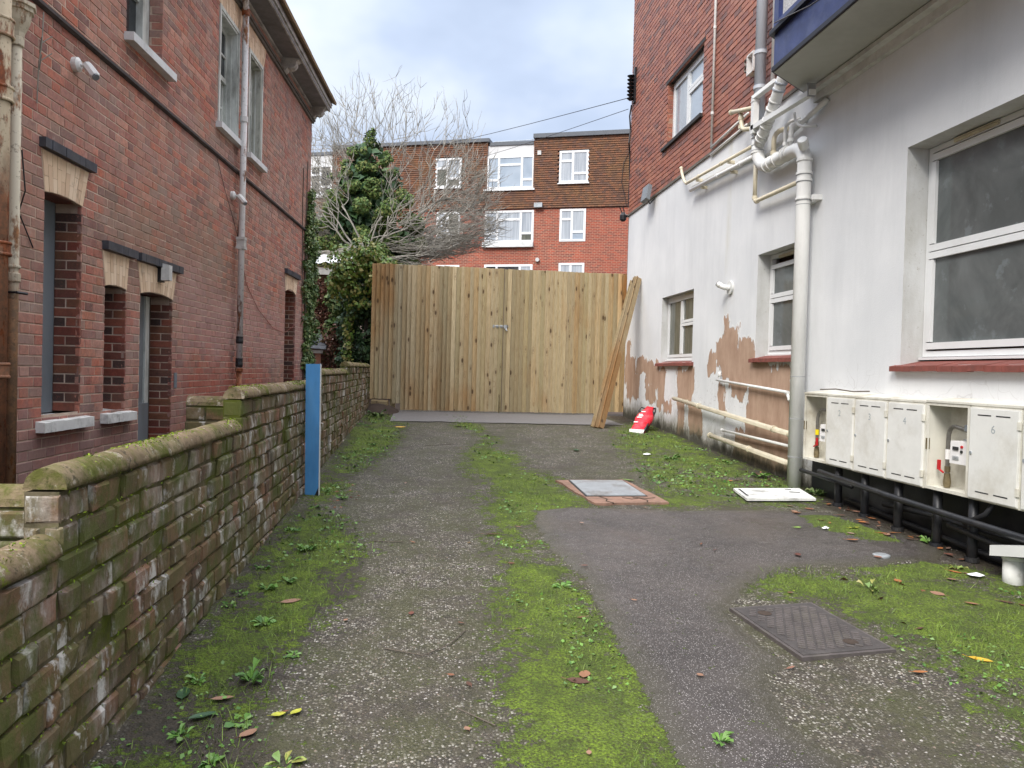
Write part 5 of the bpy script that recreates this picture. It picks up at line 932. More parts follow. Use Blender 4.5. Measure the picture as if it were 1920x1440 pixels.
mslab([mp(-W_, -H_), mp(W_, -H_), mp(W_, H_), mp(-W_, H_)], -.03, .012).build('frame', 'cast_iron', mh); mslab([mp(-W_+.018, -H_+.018), mp(W_-.018, -H_+.018), mp(W_-.018, H_-.018), mp(-W_+.018, H_-.018)], .0, .015).build('lid', 'iron_groove_shade', mh)
q = MB(); ang = math.radians(58)   # raised blocks between diagonal grooves
cu, su = math.cos(ang), math.sin(ang); pitch = .043; n_ = 0
for i in range(-9, 10):
    for j in range(-22, 23):
        u0 = i*pitch; v0 = j*.026; cx = u0*su+v0*cu; cy = -u0*cu+v0*su
        if abs(cx) > W_-.055 or abs(cy) > H_-.05 or math.hypot(cx+.11, cy-.20) < .045 or math.hypot(cx-.09, cy+.20) < .045: continue
        pts = [mp(cx+a*su+b*cu, cy-a*cu+b*su) for a, b in ((-.0165, -.009), (.0165, -.009), (.0165, .009), (-.0165, .009))]
        q.add([(x, y, mz(x, y)+.019) for x, y in pts]+[(x, y, mz(x, y)+.014) for x, y in pts], [(0, 1, 2, 3), (0, 4, 5, 1), (1, 5, 6, 2), (2, 6, 7, 3), (3, 7, 4, 0)])
q.build('tread_pattern', 'cast_iron', mh, kind='stuff')
for u, v in ((-.11, .20), (.09, -.20)): c_ = mp(u, v); q = MB(); q.tube([(c_[0], c_[1], mz(*c_)+.0155), (c_[0], c_[1], mz(*c_)+.0165)], .036, 14); q.build('keyhole', 'earth', mh)
sr = thing('drain_cover', 'galvanised square drain cover in a cracked pinkish concrete surround', 'drain cover', (1.70, 6.75, .30))
rs = random.Random(4); ol = []
for (x0, y0), (x1, y1) in zip([(1.30, 7.16), (1.99, 7.20), (2.12, 6.20), (1.46, 6.14)], [(1.99, 7.20), (2.12, 6.20), (1.46, 6.14), (1.30, 7.16)]):
    for k in range(7): ol.append((x0+(x1-x0)*k/7+rs.uniform(-.014, .014), y0+(y1-y0)*k/7+rs.uniform(-.014, .014)))
mslab(ol, -.05, .022).build('surround', 'pink_concrete', sr); cp = [(1.43, 7.105), (1.955, 7.125), (1.985, 6.435), (1.447, 6.415)]
mslab([(1.415, 7.12), (1.97, 7.14), (2.0, 6.42), (1.432, 6.40)], 0, .026).build('frame', 'slot_dark', sr); mslab(cp, 0, .032).build('lid', 'galvanised', sr)
q = MB()
for k in range(9):
    xx = 1.49+k*.053; q.add([(xx, 6.45, mz(0, 6.45)+.0345), (xx+.012, 6.45, mz(0, 6.45)+.0345), (xx+.008, 7.09, mz(0, 7.09)+.0345), (xx-.004, 7.09, mz(0, 7.09)+.0345)], [(0, 1, 2, 3)])
q.build('lid_ribs', 'galvanised', sr)
q = MB()
for pts in ([(1.55, 6.40), (1.60, 6.30), (1.57, 6.22), (1.62, 6.15)], [(1.75, 6.36), (1.82, 6.30), (1.90, 6.34), (1.95, 6.26), (1.93, 6.20)], [(1.85, 6.38), (1.96, 6.33), (2.05, 6.36)]): q.tube([(x, y, mz(0, y)+.0215) for x, y in pts], .006, 4)
q.build('crack', 'earth', sr)
wb = thing('cupboard_door', 'loose white meter cupboard door lying flat on the mossy tarmac', 'door', (3.25, 6.5, .3)); P4 = [(2.945, 6.76), (3.62, 6.785), (3.535, 6.315), (2.865, 6.28)]
q = MB(); q.add([(x, y, dz(x, y)+.040) for x, y in P4]+[(x, y, dz(x, y)+.018) for x, y in P4], [(0, 1, 2, 3), (7, 6, 5, 4), (0, 4, 5, 1), (1, 5, 6, 2), (2, 6, 7, 3), (3, 7, 4, 0)]); q.build('door_panel', 'flaking_white', wb)
q = MB()
for a, b in (((3.42, 6.60), (3.52, 6.58)), ((3.44, 6.72), (3.50, 6.71))): q.add([(a[0], a[1], dz(*a)+.0435), (b[0], b[1], dz(*b)+.0435), (b[0]-.01, b[1]-.018, dz(*b)+.043), (a[0]-.01, a[1]-.018, dz(*a)+.043)], [(0, 1, 2, 3)])
q.add([(2.97, 6.72, dz(2.97, 6.72)+.043), (2.99, 6.70, dz(2.97, 6.7)+.043), (2.93, 6.38, dz(2.93, 6.38)+.043), (2.915, 6.40, dz(2.9, 6.4)+.043)], [(0, 1, 2, 3)]); q.build('vent_slot', 'slot_dark', wb)
q = MB(); p = (3.075, 4.64); q.tube([(p[0], p[1], dz(*p)-.01), (p[0], p[1], dz(*p)+.012), (p[0], p[1], dz(*p)+.016)], [.055, .055, .045], 20); tag(q.build('stopcock_cover', 'galvanised'), 'small round metal stopcock cover in the tarmac', 'cover')
# red bag
bg_ = thing('red_bag', 'red crumpled bag with black straps and white print leaning on the white wall', 'bag', (3.35, 11.3, .51))
a = Vector((3.27, 11.12, .515)); b_ = Vector((3.62, 11.62, .86)); d = b_-a; side = Vector((.82, -.57, 0)).normalized(); up_ = side.cross(d).normalized()
if up_.z < 0: up_ = -up_
rs = random.Random(3); nu, nv = 22, 12; V = []; F_ = []
for i in range(nu+1):
    t_ = i/nu; wv = .13*(1-.45*max(0, t_-.62)/.38)*(1-.12*math.sin(t_*9)); 
    for j in range(nv):
        an = 2*math.pi*j/nv; rx = wv*math.copysign(abs(math.cos(an))**.7, math.cos(an)); ry = .065*math.copysign(abs(math.sin(an))**.8, math.sin(an))*(1-.5*abs(2*t_-1)**3)
        w_ = .007*math.sin(t_*38+j*1.7)+rs.uniform(-.004, .004); V.append(a+d*t_+side*rx+up_*(ry+w_))
for i in range(nu):
    for j in range(nv): F_.append((i*nv+j, i*nv+(j+1) % nv, (i+1)*nv+(j+1) % nv, (i+1)*nv+j))
F_.append(tuple(range(nv))); F_.append(tuple(nu*nv+j for j in range(nv))); q = MB(); q.add(V, F_); q.build('bag_body', 'red_bag', bg_, smooth=True)
q = MB(); q.box8([a-side*.115-up_*.04-d*.08, a+side*.10-up_*.04-d*.08, a+side*.10-up_*.03, a-side*.115-up_*.03, a-side*.115+up_*.0-d*.08, a+side*.10+up_*.0-d*.08, a+side*.12+up_*.045, a-side*.12+up_*.045]); q.build('white_hem', 'white_print', bg_)
q = MB(); tp = b_-d*.05
q.tube([tp-side*.05, tp-side*.12+up_*.05-d*.05, tp-side*.15+up_*.02-d*.14, tp-side*.08+up_*.02-d*.20], .011, 6); q.tube([tp+side*.03, tp+side*.11+up_*.04-d*.04, tp+side*.13+up_*.03-d*.16, tp+side*.12-d*.3], .013, 6); q.build('strap', 'black_plastic', bg_)
q = MB(); q.box8([a+side*.10-up_*.06, a+side*.125-up_*.06, a+side*.125+up_*.03, a+side*.10+up_*.03, b_-d*.2+side*.08-up_*.06, b_-d*.2+side*.105-up_*.06, b_-d*.2+side*.105+up_*.03, b_-d*.2+side*.08+up_*.03]); q.build('side_panel', 'black_plastic', bg_)
q = MB()
for t_, s0_, s1_ in ((.42, -.09, -.01), (.48, -.08, .0), (.54, -.085, -.02), (.66, -.07, -.0), (.22, -.10, -.03)):
    c_ = a+d*t_+up_*.071; q.add([c_+side*s0_, c_+side*s1_, c_+side*s1_+d*.035, c_+side*s0_+d*.035], [(0, 1, 2, 3)])
q.build('print', 'white_print', bg_)

# ================================================================== BRICK FLATS BEHIND
BU = Vector((.941, -.339, 0)).normalized(); BN = Vector((-.339, -.941, 0)).normalized(); FB = Fr((6.146, 33.51, 0), BU, BN)
bf = thing('block_of_flats', 'brick block of flats with tile-hung top floor and white windows behind the gate', 'flats', (4, 34, 1.5))
m = M('flats_brick'); dt = m.n('VectorMath', operation='DOT_PRODUCT'); m.put(dt.inputs[0], m.n('NewGeometry').outputs['Position']); dt.inputs[1].default_value = tuple(BU)
cx = m.n('CombineXYZ'); m.put(cx.inputs[0], dt.outputs['Value']); m.put(cx.inputs[1], m.sep('Z')); bt = m.n('TexBrick'); m.put(bt.inputs['Vector'], cx.outputs[0])
for k, v in (('Scale', 1.0), ('Mortar Size', .011), ('Brick Width', .225), ('Row Height', .075), ('Bias', .0), ('Mortar Smooth', .2)): bt.inputs[k].default_value = v
bt.inputs['Color1'].default_value = (.40, .075, .040, 1); bt.inputs['Color2'].default_value = (.17, .050, .038, 1); bt.inputs['Mortar'].default_value = (.42, .27, .19, 1)
c = m.mix(m.math('MULTIPLY', m.thr(m.noise(.5, None, 5, .7), .38, .68), .45), bt.outputs['Color'], (.24, .06, .038)); c = m.mix(m.math('MULTIPLY', m.thr(m.noise(1.6, m.pos((1, 1, .3)), 5, .7), .58, .75), .35), c, (.10, .05, .04)); MT['flats_brick'] = m.fin(c, .9)
m = M('hung_tile'); c = m.ramp(m.rnd(), [(0, (.155, .075, .045)), (.2, (.13, .066, .042)), (.4, (.18, .082, .046)), (.6, (.115, .062, .044)), (.8, (.20, .085, .048)), (.92, (.14, .075, .055))], True)
c = m.mix(m.math('MULTIPLY', m.thr(m.noise(.7, None, 5, .7), .45, .7), .5), c, (.21, .115, .045)); c = m.mix(m.math('MULTIPLY', m.thr(m.noise(3, m.pos((1, 1, .5)), 5, .75), .6, .7), .4), c, (.06, .045, .035)); MT['hung_tile'] = m.fin(c, .9)
WIN = dict(R3=(-.30, 1.05, 10.03, 11.50), L3=(-6.25, -4.96, 9.99, 11.38), R2=(-.22, .98, 7.38, 8.86), L2=(-6.15, -4.97, 7.36, 8.86), R1=(-.21, .97, 4.9, 6.40), M1=(-3.74, -1.43, 4.9, 6.35), L1=(-6.13, -4.96, 4.9, 6.34), M2=(-3.77, -1.43, 7.37, 8.85), M3=(-3.73, -1.45, 9.84, 11.38), X3=(-12.78, -11.58, 9.80, 11.30), X2=(-12.78, -11.58, 7.37, 8.85))
wall_sheet(FB, [-22, 9], [1.0, 8.93], [WIN[k] for k in ('R2', 'L2', 'R1', 'M1', 'L1', 'M2', 'X2')], 'wall', 'flats_brick', bf)
q = MB(); fbox(q, FB, -22, 9, 1.0, 12.0, -8, -.35); q.build('block_body', 'flats_brick', bf)
# tile hanging, every tile real but joined course by course
rs = random.Random(9); q = MB(); HO = [WIN['R3'], WIN['L3']]
for t0, t1, zb, zt in ((-1.45, 9, 8.93, 12.12), (-11.55, -3.72, 8.93, 12.05), (-3.72, -1.45, 8.93, 9.74), (-22, -12.9, 8.93, 11.95), (-12.9, -11.55, 8.93, 9.66)):
    z_ = zb; r = 0
    while z_ < zt:
        x = t0-(r % 2)*.083
        while x < t1:
            a, b = max(x, t0), min(x+.162, t1); x += .165
            cxm, czm = (a+b)/2, z_+.05
            if b-a < .02 or any(h[0]-.02 < cxm < h[1]+.02 and h[2]-.02 < czm < h[3]+.02 for h in HO): continue
            j = rs.uniform(0, .006); jz = rs.uniform(-.004, .004); fx = .075 if t0 in (-1.45, -11.55) or True else .05
            q.add([FB(a, z_+jz, fx+j), FB(b, z_+jz, fx+j), FB(b, z_+.112, .042), FB(a, z_+.112, .042), FB(a, z_+jz, .03), FB(b, z_+jz, .03)], [(0, 1, 2, 3), (0, 4, 5, 1)])
        z_ += .10; r += 1
q.build('tile_hanging', 'hung_tile', bf, kind='stuff')
def fb(name, mat, *a, par=None): q = MB(); fbox(q, FB, *a); return q.build(name, mat, par or bf)
fb('tile_backing', 'dark_timber', -22, 9, 8.90, 9.66, .0, .03); fb('tile_backing', 'dark_timber', -.28, 9, 9.66, 12.12, -.3, .029); fb('tile_backing', 'dark_timber', -11.55, -3.74, 9.66, 12.05, -.3, .028)
for a_ in (-1.49, -3.735, -11.58): q = MB(); fbox(q, FB, a_, a_+.033, 9.7, 12.05, -.35, .08); q.build('tile_corner', 'hung_tile', bf)
fb('fascia', 'roof_felt', -1.52, 9.1, 12.12, 12.31, -.6, .16); fb('fascia', 'roof_felt', -11.6, -3.62, 12.05, 12.21, -.6, .15); fb('fascia', 'roof_felt', -3.62, -1.52, 11.88, 12.03, -.9, .03); fb('fascia', 'roof_felt', -22, -11.6, 11.80, 11.95, -.9, .03)
q = MB(); q.tube([FB(-3.6, 12.24, -.6), FB(-1.5, 12.27, -.6)], .02, 5); q.tube([FB(-3.2, 12.0, -.6), FB(-3.2, 12.24, -.6)], .02, 5); q.tube([FB(-22, 12.3, -.6), FB(-11.6, 12.3, -.6)], .02, 5); q.build('roof_rail', 'galvanised', bf)
fb('render_panel', 'white_panel', -3.70, -1.50, 11.385, 11.88, -.12, -.02); fb('render_panel', 'white_panel', -12.9, -11.58, 11.30, 11.80, -.12, -.02)
fb('lintel_sill', 'upvc_far', -3.84, -1.42, 9.755, 9.835, -.05, .14); fb('lintel_sill', 'sill_white', -3.84, -1.42, 7.14, 7.365, -.05, .16); fb('lintel_sill', 'upvc_far', -12.9, -11.5, 9.69, 9.78, -.05, .12)
def fwin(k, kind, gm):
    s0, s1, z0, z1 = WIN[k]; w = s1-s0; e = .05
    if kind == 'a': s = s0+w*.47; cells = [(s0+e, s, z1-e-.42, z1-e), (s0+e, s, z0+e, z1-e-.42), (s, s1-e, z0+e+.38, z1-e), (s, s1-e, z0+e, z0+e+.38)]
    elif kind == 'b': a, b = s0+w*.26, s0+w*.74; cells = [(s0+e, a, z0+.42, z1-e), (s0+e, a, z0+e, z0+.42), (a, b, z1-.42, z1-e), (a, b, z0+e, z1-.42), (b, s1-e, z0+.42, z1-e), (b, s1-e, z0+e, z0+.42)]
    cells = [c+(gm if isinstance(gm, str) else gm[i % len(gm)],) for i, c in enumerate(cells)]
    window(bf, FB, (s0, s1, z0, z1), cells, d=.02 if k[1] != '3' else .05, bar=.055, fmat='upvc_far', th=.05, outer=.055)
fwin('R3', 'a', 'glass_net'); fwin('L3', 'a', ['glass_net', 'glass_room']); fwin('R2', 'a', ['glass_net', 'glass_net', 'glass_net', 'glass_sky']); fwin('L2', 'a', ['glass_net', 'glass_net', 'glass_room']); fwin('R1', 'a', 'glass_net'); fwin('L1', 'a', 'glass_net')
fwin('M3', 'b', 'glass_sky'); fwin('M2', 'b', ['glass_net', 'glass_net', 'glass_net', 'glass_net', 'glass_net', 'glass_room']); fwin('M1', 'b', ['glass_dark', 'glass_dark', 'glass_black', 'glass_black', 'glass_net', 'glass_net']); fwin('X3', 'a', ['glass_dark', 'glass_dark', 'glass_black']); fwin('X2', 'a', 'glass_dark')
for z0, z1, k in ((9.97, 10.01, 'R3'), (9.93, 9.97, 'L3')): fb('window_sill', 'upvc_far', WIN[k][0]-.05, WIN[k][1]+.05, z0, z1, .0, .15)
fb('flue_box', 'galvanised', -1.40, -1.02, 8.93, 9.14, .08, .22); q = MB(); q.tube([FB(-1.2, 6.55, .0), FB(-1.2, 6.55, .12)], .09, 12); q.build('vent_cowl', 'ledge_grey', bf); fb('vent_cover', 'ledge_grey', -1.32, -1.15, 11.35, 11.55, .05, .10)
cable('cable', 'black cable drooping down the tile-hung front of the flats', [FB(3.2, 12.1, .15), FB(2.9, 11.5, .12), FB(2.62, 10.8, .12), FB(2.55, 10.0, .12), FB(2.75, 9.2, .12), FB(2.8, 8.9, .12)], .014, 'black_plastic')

# ================================================================== LEAVES AND PLANTS
def leaf_mesh(name, C, Nn, size, mat, par=None, aspect=.8, droop=.25, rng=RNG, **t):
    C = np.asarray(C, float); n = len(C); Nn = Nn/np.maximum(np.linalg.norm(Nn, axis=1, keepdims=True), 1e-6)
    a = rng.normal(size=(n, 3)); a[:, 2] -= .6; U_ = a-(a*Nn).sum(1, keepdims=True)*Nn; U_ /= np.maximum(np.linalg.norm(U_, axis=1, keepdims=True), 1e-6); W = np.cross(Nn, U_)
    s = size*(rng.uniform(.55, 1.25, (n, 1)))*(np.interp(C[:, 1:2], [2, 4, 8], [.55, .8, 1.15]) if name == 'ground_weeds' else 1); p = []
    p.append(C-U_*s*.5); p.append(C+W*s*.5*aspect+Nn*s*.06-U_*s*.05); p.append(C+U_*s*.55-Nn*s*droop*.4); p.append(C-W*s*.5*aspect+Nn*s*.06-U_*s*.05)
    V = np.stack(p, 1).reshape(-1, 3); F = np.arange(n*4).reshape(n, 4); return np_mesh(name, V, F, mat, par, **t)
def clump_points(n, blobs, rng, shell=.55):
    """points spread in the outer shell of many overlapping small ellipsoids -> uneven clumps with gaps"""
    B = np.array(blobs, float); w = (B[:, 3]*B[:, 4]*B[:, 5])**.67; k = rng.choice(len(B), n, p=w/w.sum()); d = rng.normal(size=(n, 3)); d /= np.linalg.norm(d, axis=1, keepdims=True)
    r = shell+(1-shell)*rng.random((n, 1))**.5; return B[k, :3]+d*B[k, 3:6]*r, d*.8+rng.normal(size=(n, 3))*.45+np.array([0, -.3, .35])
def build_tree(t, segs, mat, rn='trunk'):
    for lv, nm, n in ((0, rn, 8), (1, 'limb', 6)):
        for s in [s for s in segs if s[0] == lv]: q = MB(); q.tube(s[1], s[2], n); q.build(nm, mat, t, smooth=True)
    q = MB()
    for s in segs:
        if s[0] >= 2: q.tube(s[1], s[2], 4 if s[0] == 2 else 3, cap=False)
    q.build('twigs', mat, t, kind='stuff')
# evergreen smothered in ivy
rng = np.random.default_rng(5)
et = thing('evergreen_tree', 'dense dark evergreen tree behind the gate, half hidden by bare branches', 'tree', (-1.59, 20.5, .9)); q = MB(); q.tube([(-1.6, 20.5, .9), (-1.63, 20.5, 4.4), (-1.63, 20.5, 7.4)], [.2, .13, .04], 8); q.build('trunk', 'bark_dark', et)
bl = []
for _ in range(230):
    z_ = rng.uniform(1.2, 8.3); hw = np.interp(z_, [1.2, 3.2, 4.6, 6.0, 7.2, 8.2, 8.7], [2.2, 2.25, 2.05, 1.65, 1.30, .85, .4]); cxm = np.interp(z_, [1.2, 4.6, 7, 8.7], [-1.9, -1.85, -2.05, -1.95])
    a = rng.uniform(0, 2*math.pi); r = hw*rng.uniform(.35, 1.0); s = rng.uniform(.18, .42)*(1 if z_ < 7 else .6); bl.append((cxm+r*math.cos(a), 24.5+r*math.sin(a)*.8, z_, s, s, s*.9))
bl += [(-1.95, 24.4, 8.7, .22, .22, .30), (-1.9, 24.4, 8.95, .15, .15, .16)]
bl = [(a*.837, 20.5+(b-24.5)*.837, 1.4+(c_-1.4)*.837, d*.837, e*.837, f*.837) for a, b, c_, d, e, f in bl]
C, N_ = clump_points(70000, bl, rng, .35); leaf_mesh('crown', C, N_, .080, 'leaf_evergreen', et, rng=rng)
bl2 = [(b[0]*.6-1.61*.4, 20.55, b[2], .5, .4, .45) for b in bl[:60]]; C, N_ = clump_points(6000, bl2, rng, .2); leaf_mesh('inner_shade_leaves', C, N_, .22, 'leaf_dark', et, rng=rng)  # darker leaf colour in the core stands in for the crown's inner shade
# bare tree
bt_ = thing('bare_tree', 'large bare pale-barked tree spreading leafless branches above the gate', 'tree', (-1.55, 21.8, 1.0))
def crown_branches(seed, base, cen, ru, rd, counts, keep=None):
    """limbs reach towards points of a rounded crown; each order starts along the one before and bends upwards"""
    rs = random.Random(seed); cen = Vector(cen); out = []
    def tgt(f, near=None, spread=1.0):
        for _ in range(40):
            d = Vector((rs.gauss(0, 1), rs.gauss(0, 1), rs.gauss(.25, 1))).normalized() if near is None else ((near-cen).normalized()+Vector((rs.gauss(0, 1), rs.gauss(0, 1), rs.gauss(.1, 1)))*spread).normalized()
            rz = ru[2] if d.z > 0 else rd; p = cen+Vector((d.x*ru[0], d.y*ru[1], d.z*rz))*f*rs.uniform(.88, 1.08)
            if keep is None or keep(p): return p
        return p
    def curve(a, b, n, wob, lift):
        m_ = (a+b)/2; L = (b-a).length; m_ = m_+Vector((rs.gauss(0, wob)*L, rs.gauss(0, wob)*L, -lift*L)); P = []
        for i in range(n+1): t = i/n; P.append(a*(1-t)**2+m_*2*t*(1-t)+b*t*t+Vector((rs.gauss(0, .018), rs.gauss(0, .018), rs.gauss(0, .014)))*L*(0 < i < n))
        return P
    def rec(a, b, lv, r):
        n = (9, 7, 6, 4)[lv]; P = curve(a, b, n, (.10, .14, .16, .15)[lv], (.10, .10, .12, .10)[lv]); R = [r*(1-.62*i/n) for i in range(n+1)]; out.append((lv, P, R))
        if lv+1 >= len(counts): return
        for k in range(counts[lv+1]):
            i = rs.randrange(max(1, n//3), n+1); s0 = P[i]
            t_ = tgt((0, .74, .96, 1.03)[lv+1], s0, (0, .38, .24, .10)[lv+1])
            if lv+1 == 3: d = (P[i]-P[i-1]).normalized(); t_ = s0+(d+Vector((rs.gauss(0, .5), rs.gauss(0, .5), rs.gauss(.25, .4)))).normalized()*rs.uniform(.22, .55)
            rec(s0, t_, lv+1, max(R[i]*.62, (.02, .014, .0095, .0075)[lv+1]))
    for k in range(counts[0]): rec(Vector(base), tgt(.5), 0, rs.uniform(.055, .08) if ru[0] > 2.5 else .034)
    return out
segs = crown_branches(4, (-1.85, 21.8, 3.3), (-.95, 21.8, 5.8), (3.15, 1.8, 4.05), 1.25, [15, 9, 8, 5])
lowsegs = crown_branches(9, (-1.6, 19.6, 4.2), (-1.7, 19.2, 4.6), (2.2, .6, 2.3), .8, [8, 4, 4, 3])
q = MB(); q.tube([(-1.55, 21.8, .9), (-1.6, 21.8, 2.2), (-1.85, 21.8, 3.4)], [.20, .17, .13], 10); q.tube([(-1.7, 21.7, 2.6), (-1.6, 20.4, 3.6), (-1.6, 19.6, 4.22)], [.10, .08, .06], 8); q.build('trunk', 'bark_pale', bt_, smooth=True)
build_tree(bt_, segs+lowsegs, 'bark_pale', 'bough')
# outbuilding behind the garden wall with creeper
ob = thing('outbuilding', 'old brick outbuilding with white corrugated roof edge smothered in creeper', 'outbuilding', (-2.1, 17.8, .9))
FO = Fr((-3.3, 17.6, 0), (1, 0, 0), (0, -1, 0)); q = MB(); fbox(q, FO, 0, 1.75, .4, 3.72, -3, -.012); q.build('wall', 'mortarL', ob)
brickwork(ob, FO, 0, 1.75, .4, 3.7, (), 'stretcher', mat='brickRev', seed=91, singles=0, depth=.02)
q = MB(); n = 26
for i in range(n):
    x0 = -3.3+1.95*i/n; x1 = -3.3+1.95*(i+1)/n; h0 = .03*math.sin(i*math.pi/2); h1 = .03*math.sin((i+1)*math.pi/2); q.add([(x0, 17.35, 3.76+h0), (x1, 17.35, 3.76+h1), (x1, 19.5, 4.25+h1), (x0, 19.5, 4.25+h0)], [(0, 1, 2, 3)])
q.build('corrugated_roof', 'corrugated', ob); q = MB(); q.box(-3.3, -1.4, 17.42, 17.55, 3.50, 3.66); q.build('eaves_board', 'ledge_grey', ob)
pc = thing('slate_porch', 'small slate lean-to roof on brick piers behind the garden wall', 'porch', (-2.45, 16.9, .8)); q = MB()
for k in range(4):
    y0 = 16.75+k*.16; z0 = 1.80+k*.085; q.box8([(-2.75, y0, z0-.008), (-2.2+k*-.03, y0, z0-.008-.03), (-2.2+k*-.03, y0+.2, z0+.09-.03), (-2.75, y0+.2, z0+.09), (-2.75, y0, z0+.008), (-2.2+k*-.03, y0, z0-.022), (-2.2+k*-.03, y0+.2, z0+.076), (-2.75, y0+.2, z0+.106)])
q.build('slate_roof', 'slate_roof', pc); q = MB(); q.box(-2.7, -2.27, 16.80, 16.86, 1.68, 1.75); q.build('gutter_board', 'ledge_grey', pc)
for xx in (-2.62, -2.36): q = MB(); q.box(xx-.07, xx+.05, 16.84, 17.0, .5, 1.68); q.build('pier', 'brickL', pc)
# creeper and hedge masses (nobody could count the leaves; each mass is one plant)
def plant(name, label, cat, loc, n, blobs, size, mat, seed, extra=None, shell=.55):
    t = thing(name, label, cat, loc); r_ = np.random.default_rng(seed); C, N_ = clump_points(n, blobs, r_, shell); leaf_mesh('foliage', C, N_, size, mat, t, rng=r_)
    if extra: q = MB(); [q.tube(*e) for e in extra]; q.build('stem', 'bark_dark', t)
    return t
r2 = np.random.default_rng(8); bl = []
for _ in range(80): x_ = r2.uniform(-1.75, -.75); z_ = r2.uniform(1.1, 3.7 if x_ > -1.5 else 3.4); bl.append((x_, 16.4+r2.uniform(-.35, .4), z_, *(r2.uniform(.14, .34, 3))))
plant('laurel_hedge', 'dark glossy evergreen hedge beside the left edge of the gate', 'hedge', (-1.2, 16.4, .7), 9000, bl, .095, 'leaf_dark', 3, [([(-1.3, 16.4, .6), (-1.3, 16.4, 2.6)], .05, 6)], .45)
bl = []
for _ in range(70):
    x_ = r2.uniform(-2.0, -.8); z_ = r2.uniform(2.6, 3.95)-abs(x_+1.3)*.25
    if z_ < 3.0 and x_ < -1.6: z_ = 3.3
    bl.append((x_, 15.95+r2.uniform(-.25, .3), z_, *(r2.uniform(.10, .26, 3))))
for z_ in np.arange(1.3, 3.2, .12): bl.append((-1.62+r2.uniform(-.07, .07), 16.1, z_, .12, .12, .12))
plant('climbing_ivy', 'pale yellow-green climbing ivy hanging over the hedge by the gate', 'ivy', (-1.5, 15.9, .8), 5200, bl, .085, 'leaf_light', 4, [([(-1.6, 16.15, .6), (-1.63, 16.15, 3.2)], .03, 6)], .5)
bl = [(r2.uniform(-2.2, -1.6), 17.3+r2.uniform(-.1, .1), r2.uniform(1.6, 3.5), .15, .10, .2) for _ in range(60)]
plant('creeper', 'dark green creeper over the outbuilding wall', 'creeper', (-1.9, 17.3, .8), 3600, bl, .10, 'leaf_ivy', 5, shell=.3)
bl = [(r2.uniform(-2.75, -2.0), 17.45+r2.uniform(-.05, .05), r2.uniform(1.9, 3.3), .14, .06, .18) for _ in range(50)]
plant('autumn_creeper', 'reddish bare creeper clinging to the outbuilding wall', 'creeper', (-2.4, 17.45, .8), 3000, bl, .06, 'leaf_autumn', 6, shell=.2)
bl = [(r2.uniform(-2.3, -1.7), 17.0+r2.uniform(-.15, .1), r2.uniform(1.0, 2.2), .14, .10, .2) for _ in range(30)]
plant('bramble_tangle', 'brownish bramble tangle at the foot of the outbuilding', 'bramble', (-2.0, 17.0, .8), 1800, bl, .07, 'leaf_autumn', 9, [([(-2.2+k*.09, 17.0, .8), (-2.1+k*.07, 16.9, 1.5), (-2.25+k*.1, 17.0, 2.1)], .008, 4) for k in range(7)], .2)
# ivy on the corner of the house
bl = []
for _ in range(150):
    z_ = r2.uniform(.9, 4.7); s_ = 14.52-r2.random()**1.6*np.interp(z_, [.9, 2.2, 3.2, 4.7], [.38, .55, .62, .12]); bl.append((*LH(s_, z_, .05)[:2], z_, .07, .07, .11))
for _ in range(70): z_ = r2.uniform(.9, 4.2); bl.append((*LH(14.62+r2.uniform(0, .28), z_, .05+r2.uniform(-.1, .05))[:2], z_, .10, .10, .13))
plant('corner_ivy', 'ivy climbing the far corner of the red brick house', 'ivy', LH(14.5, .6, .1), 6500, bl, .062, 'leaf_ivy', 7, [([LH(14.3, .3, .03), LH(14.22, 1.2, .02), LH(14.28, 2.2, .02), LH(14.15, 3.0, .02), LH(14.3, 4.2, .01)], .018, 6), ([LH(14.0, 2.2, .02), LH(13.98, 3.2, .01), LH(13.9, 4.4, .01), LH(13.93, 5.0, .01)], .008, 5), ([LH(14.4, 3, .02), LH(14.2, 4.0, .01), LH(14.25, 5.2, .01)], .008, 5)], .3)
for (s_, z_, lb) in ((5.62, 3.55, 'dead twig rooted in the brickwork left of the white security sensor'),):
    q = MB(); q.tube([LH(s_, z_-.35, .01), LH(s_-.02, z_-.1, .03), LH(s_, z_+.1, .04), LH(s_+.03, z_+.3, .03)], .005, 4)
    for k in range(4): q.tube([LH(s_-.01, z_-.12+k*.06, .03), LH(s_+(.07 if k % 2 else -.06), z_-.03+k*.06, .07)], .004, 4)
    tag(q.build('dead_twig', 'bark_pale'), lb, 'twig')

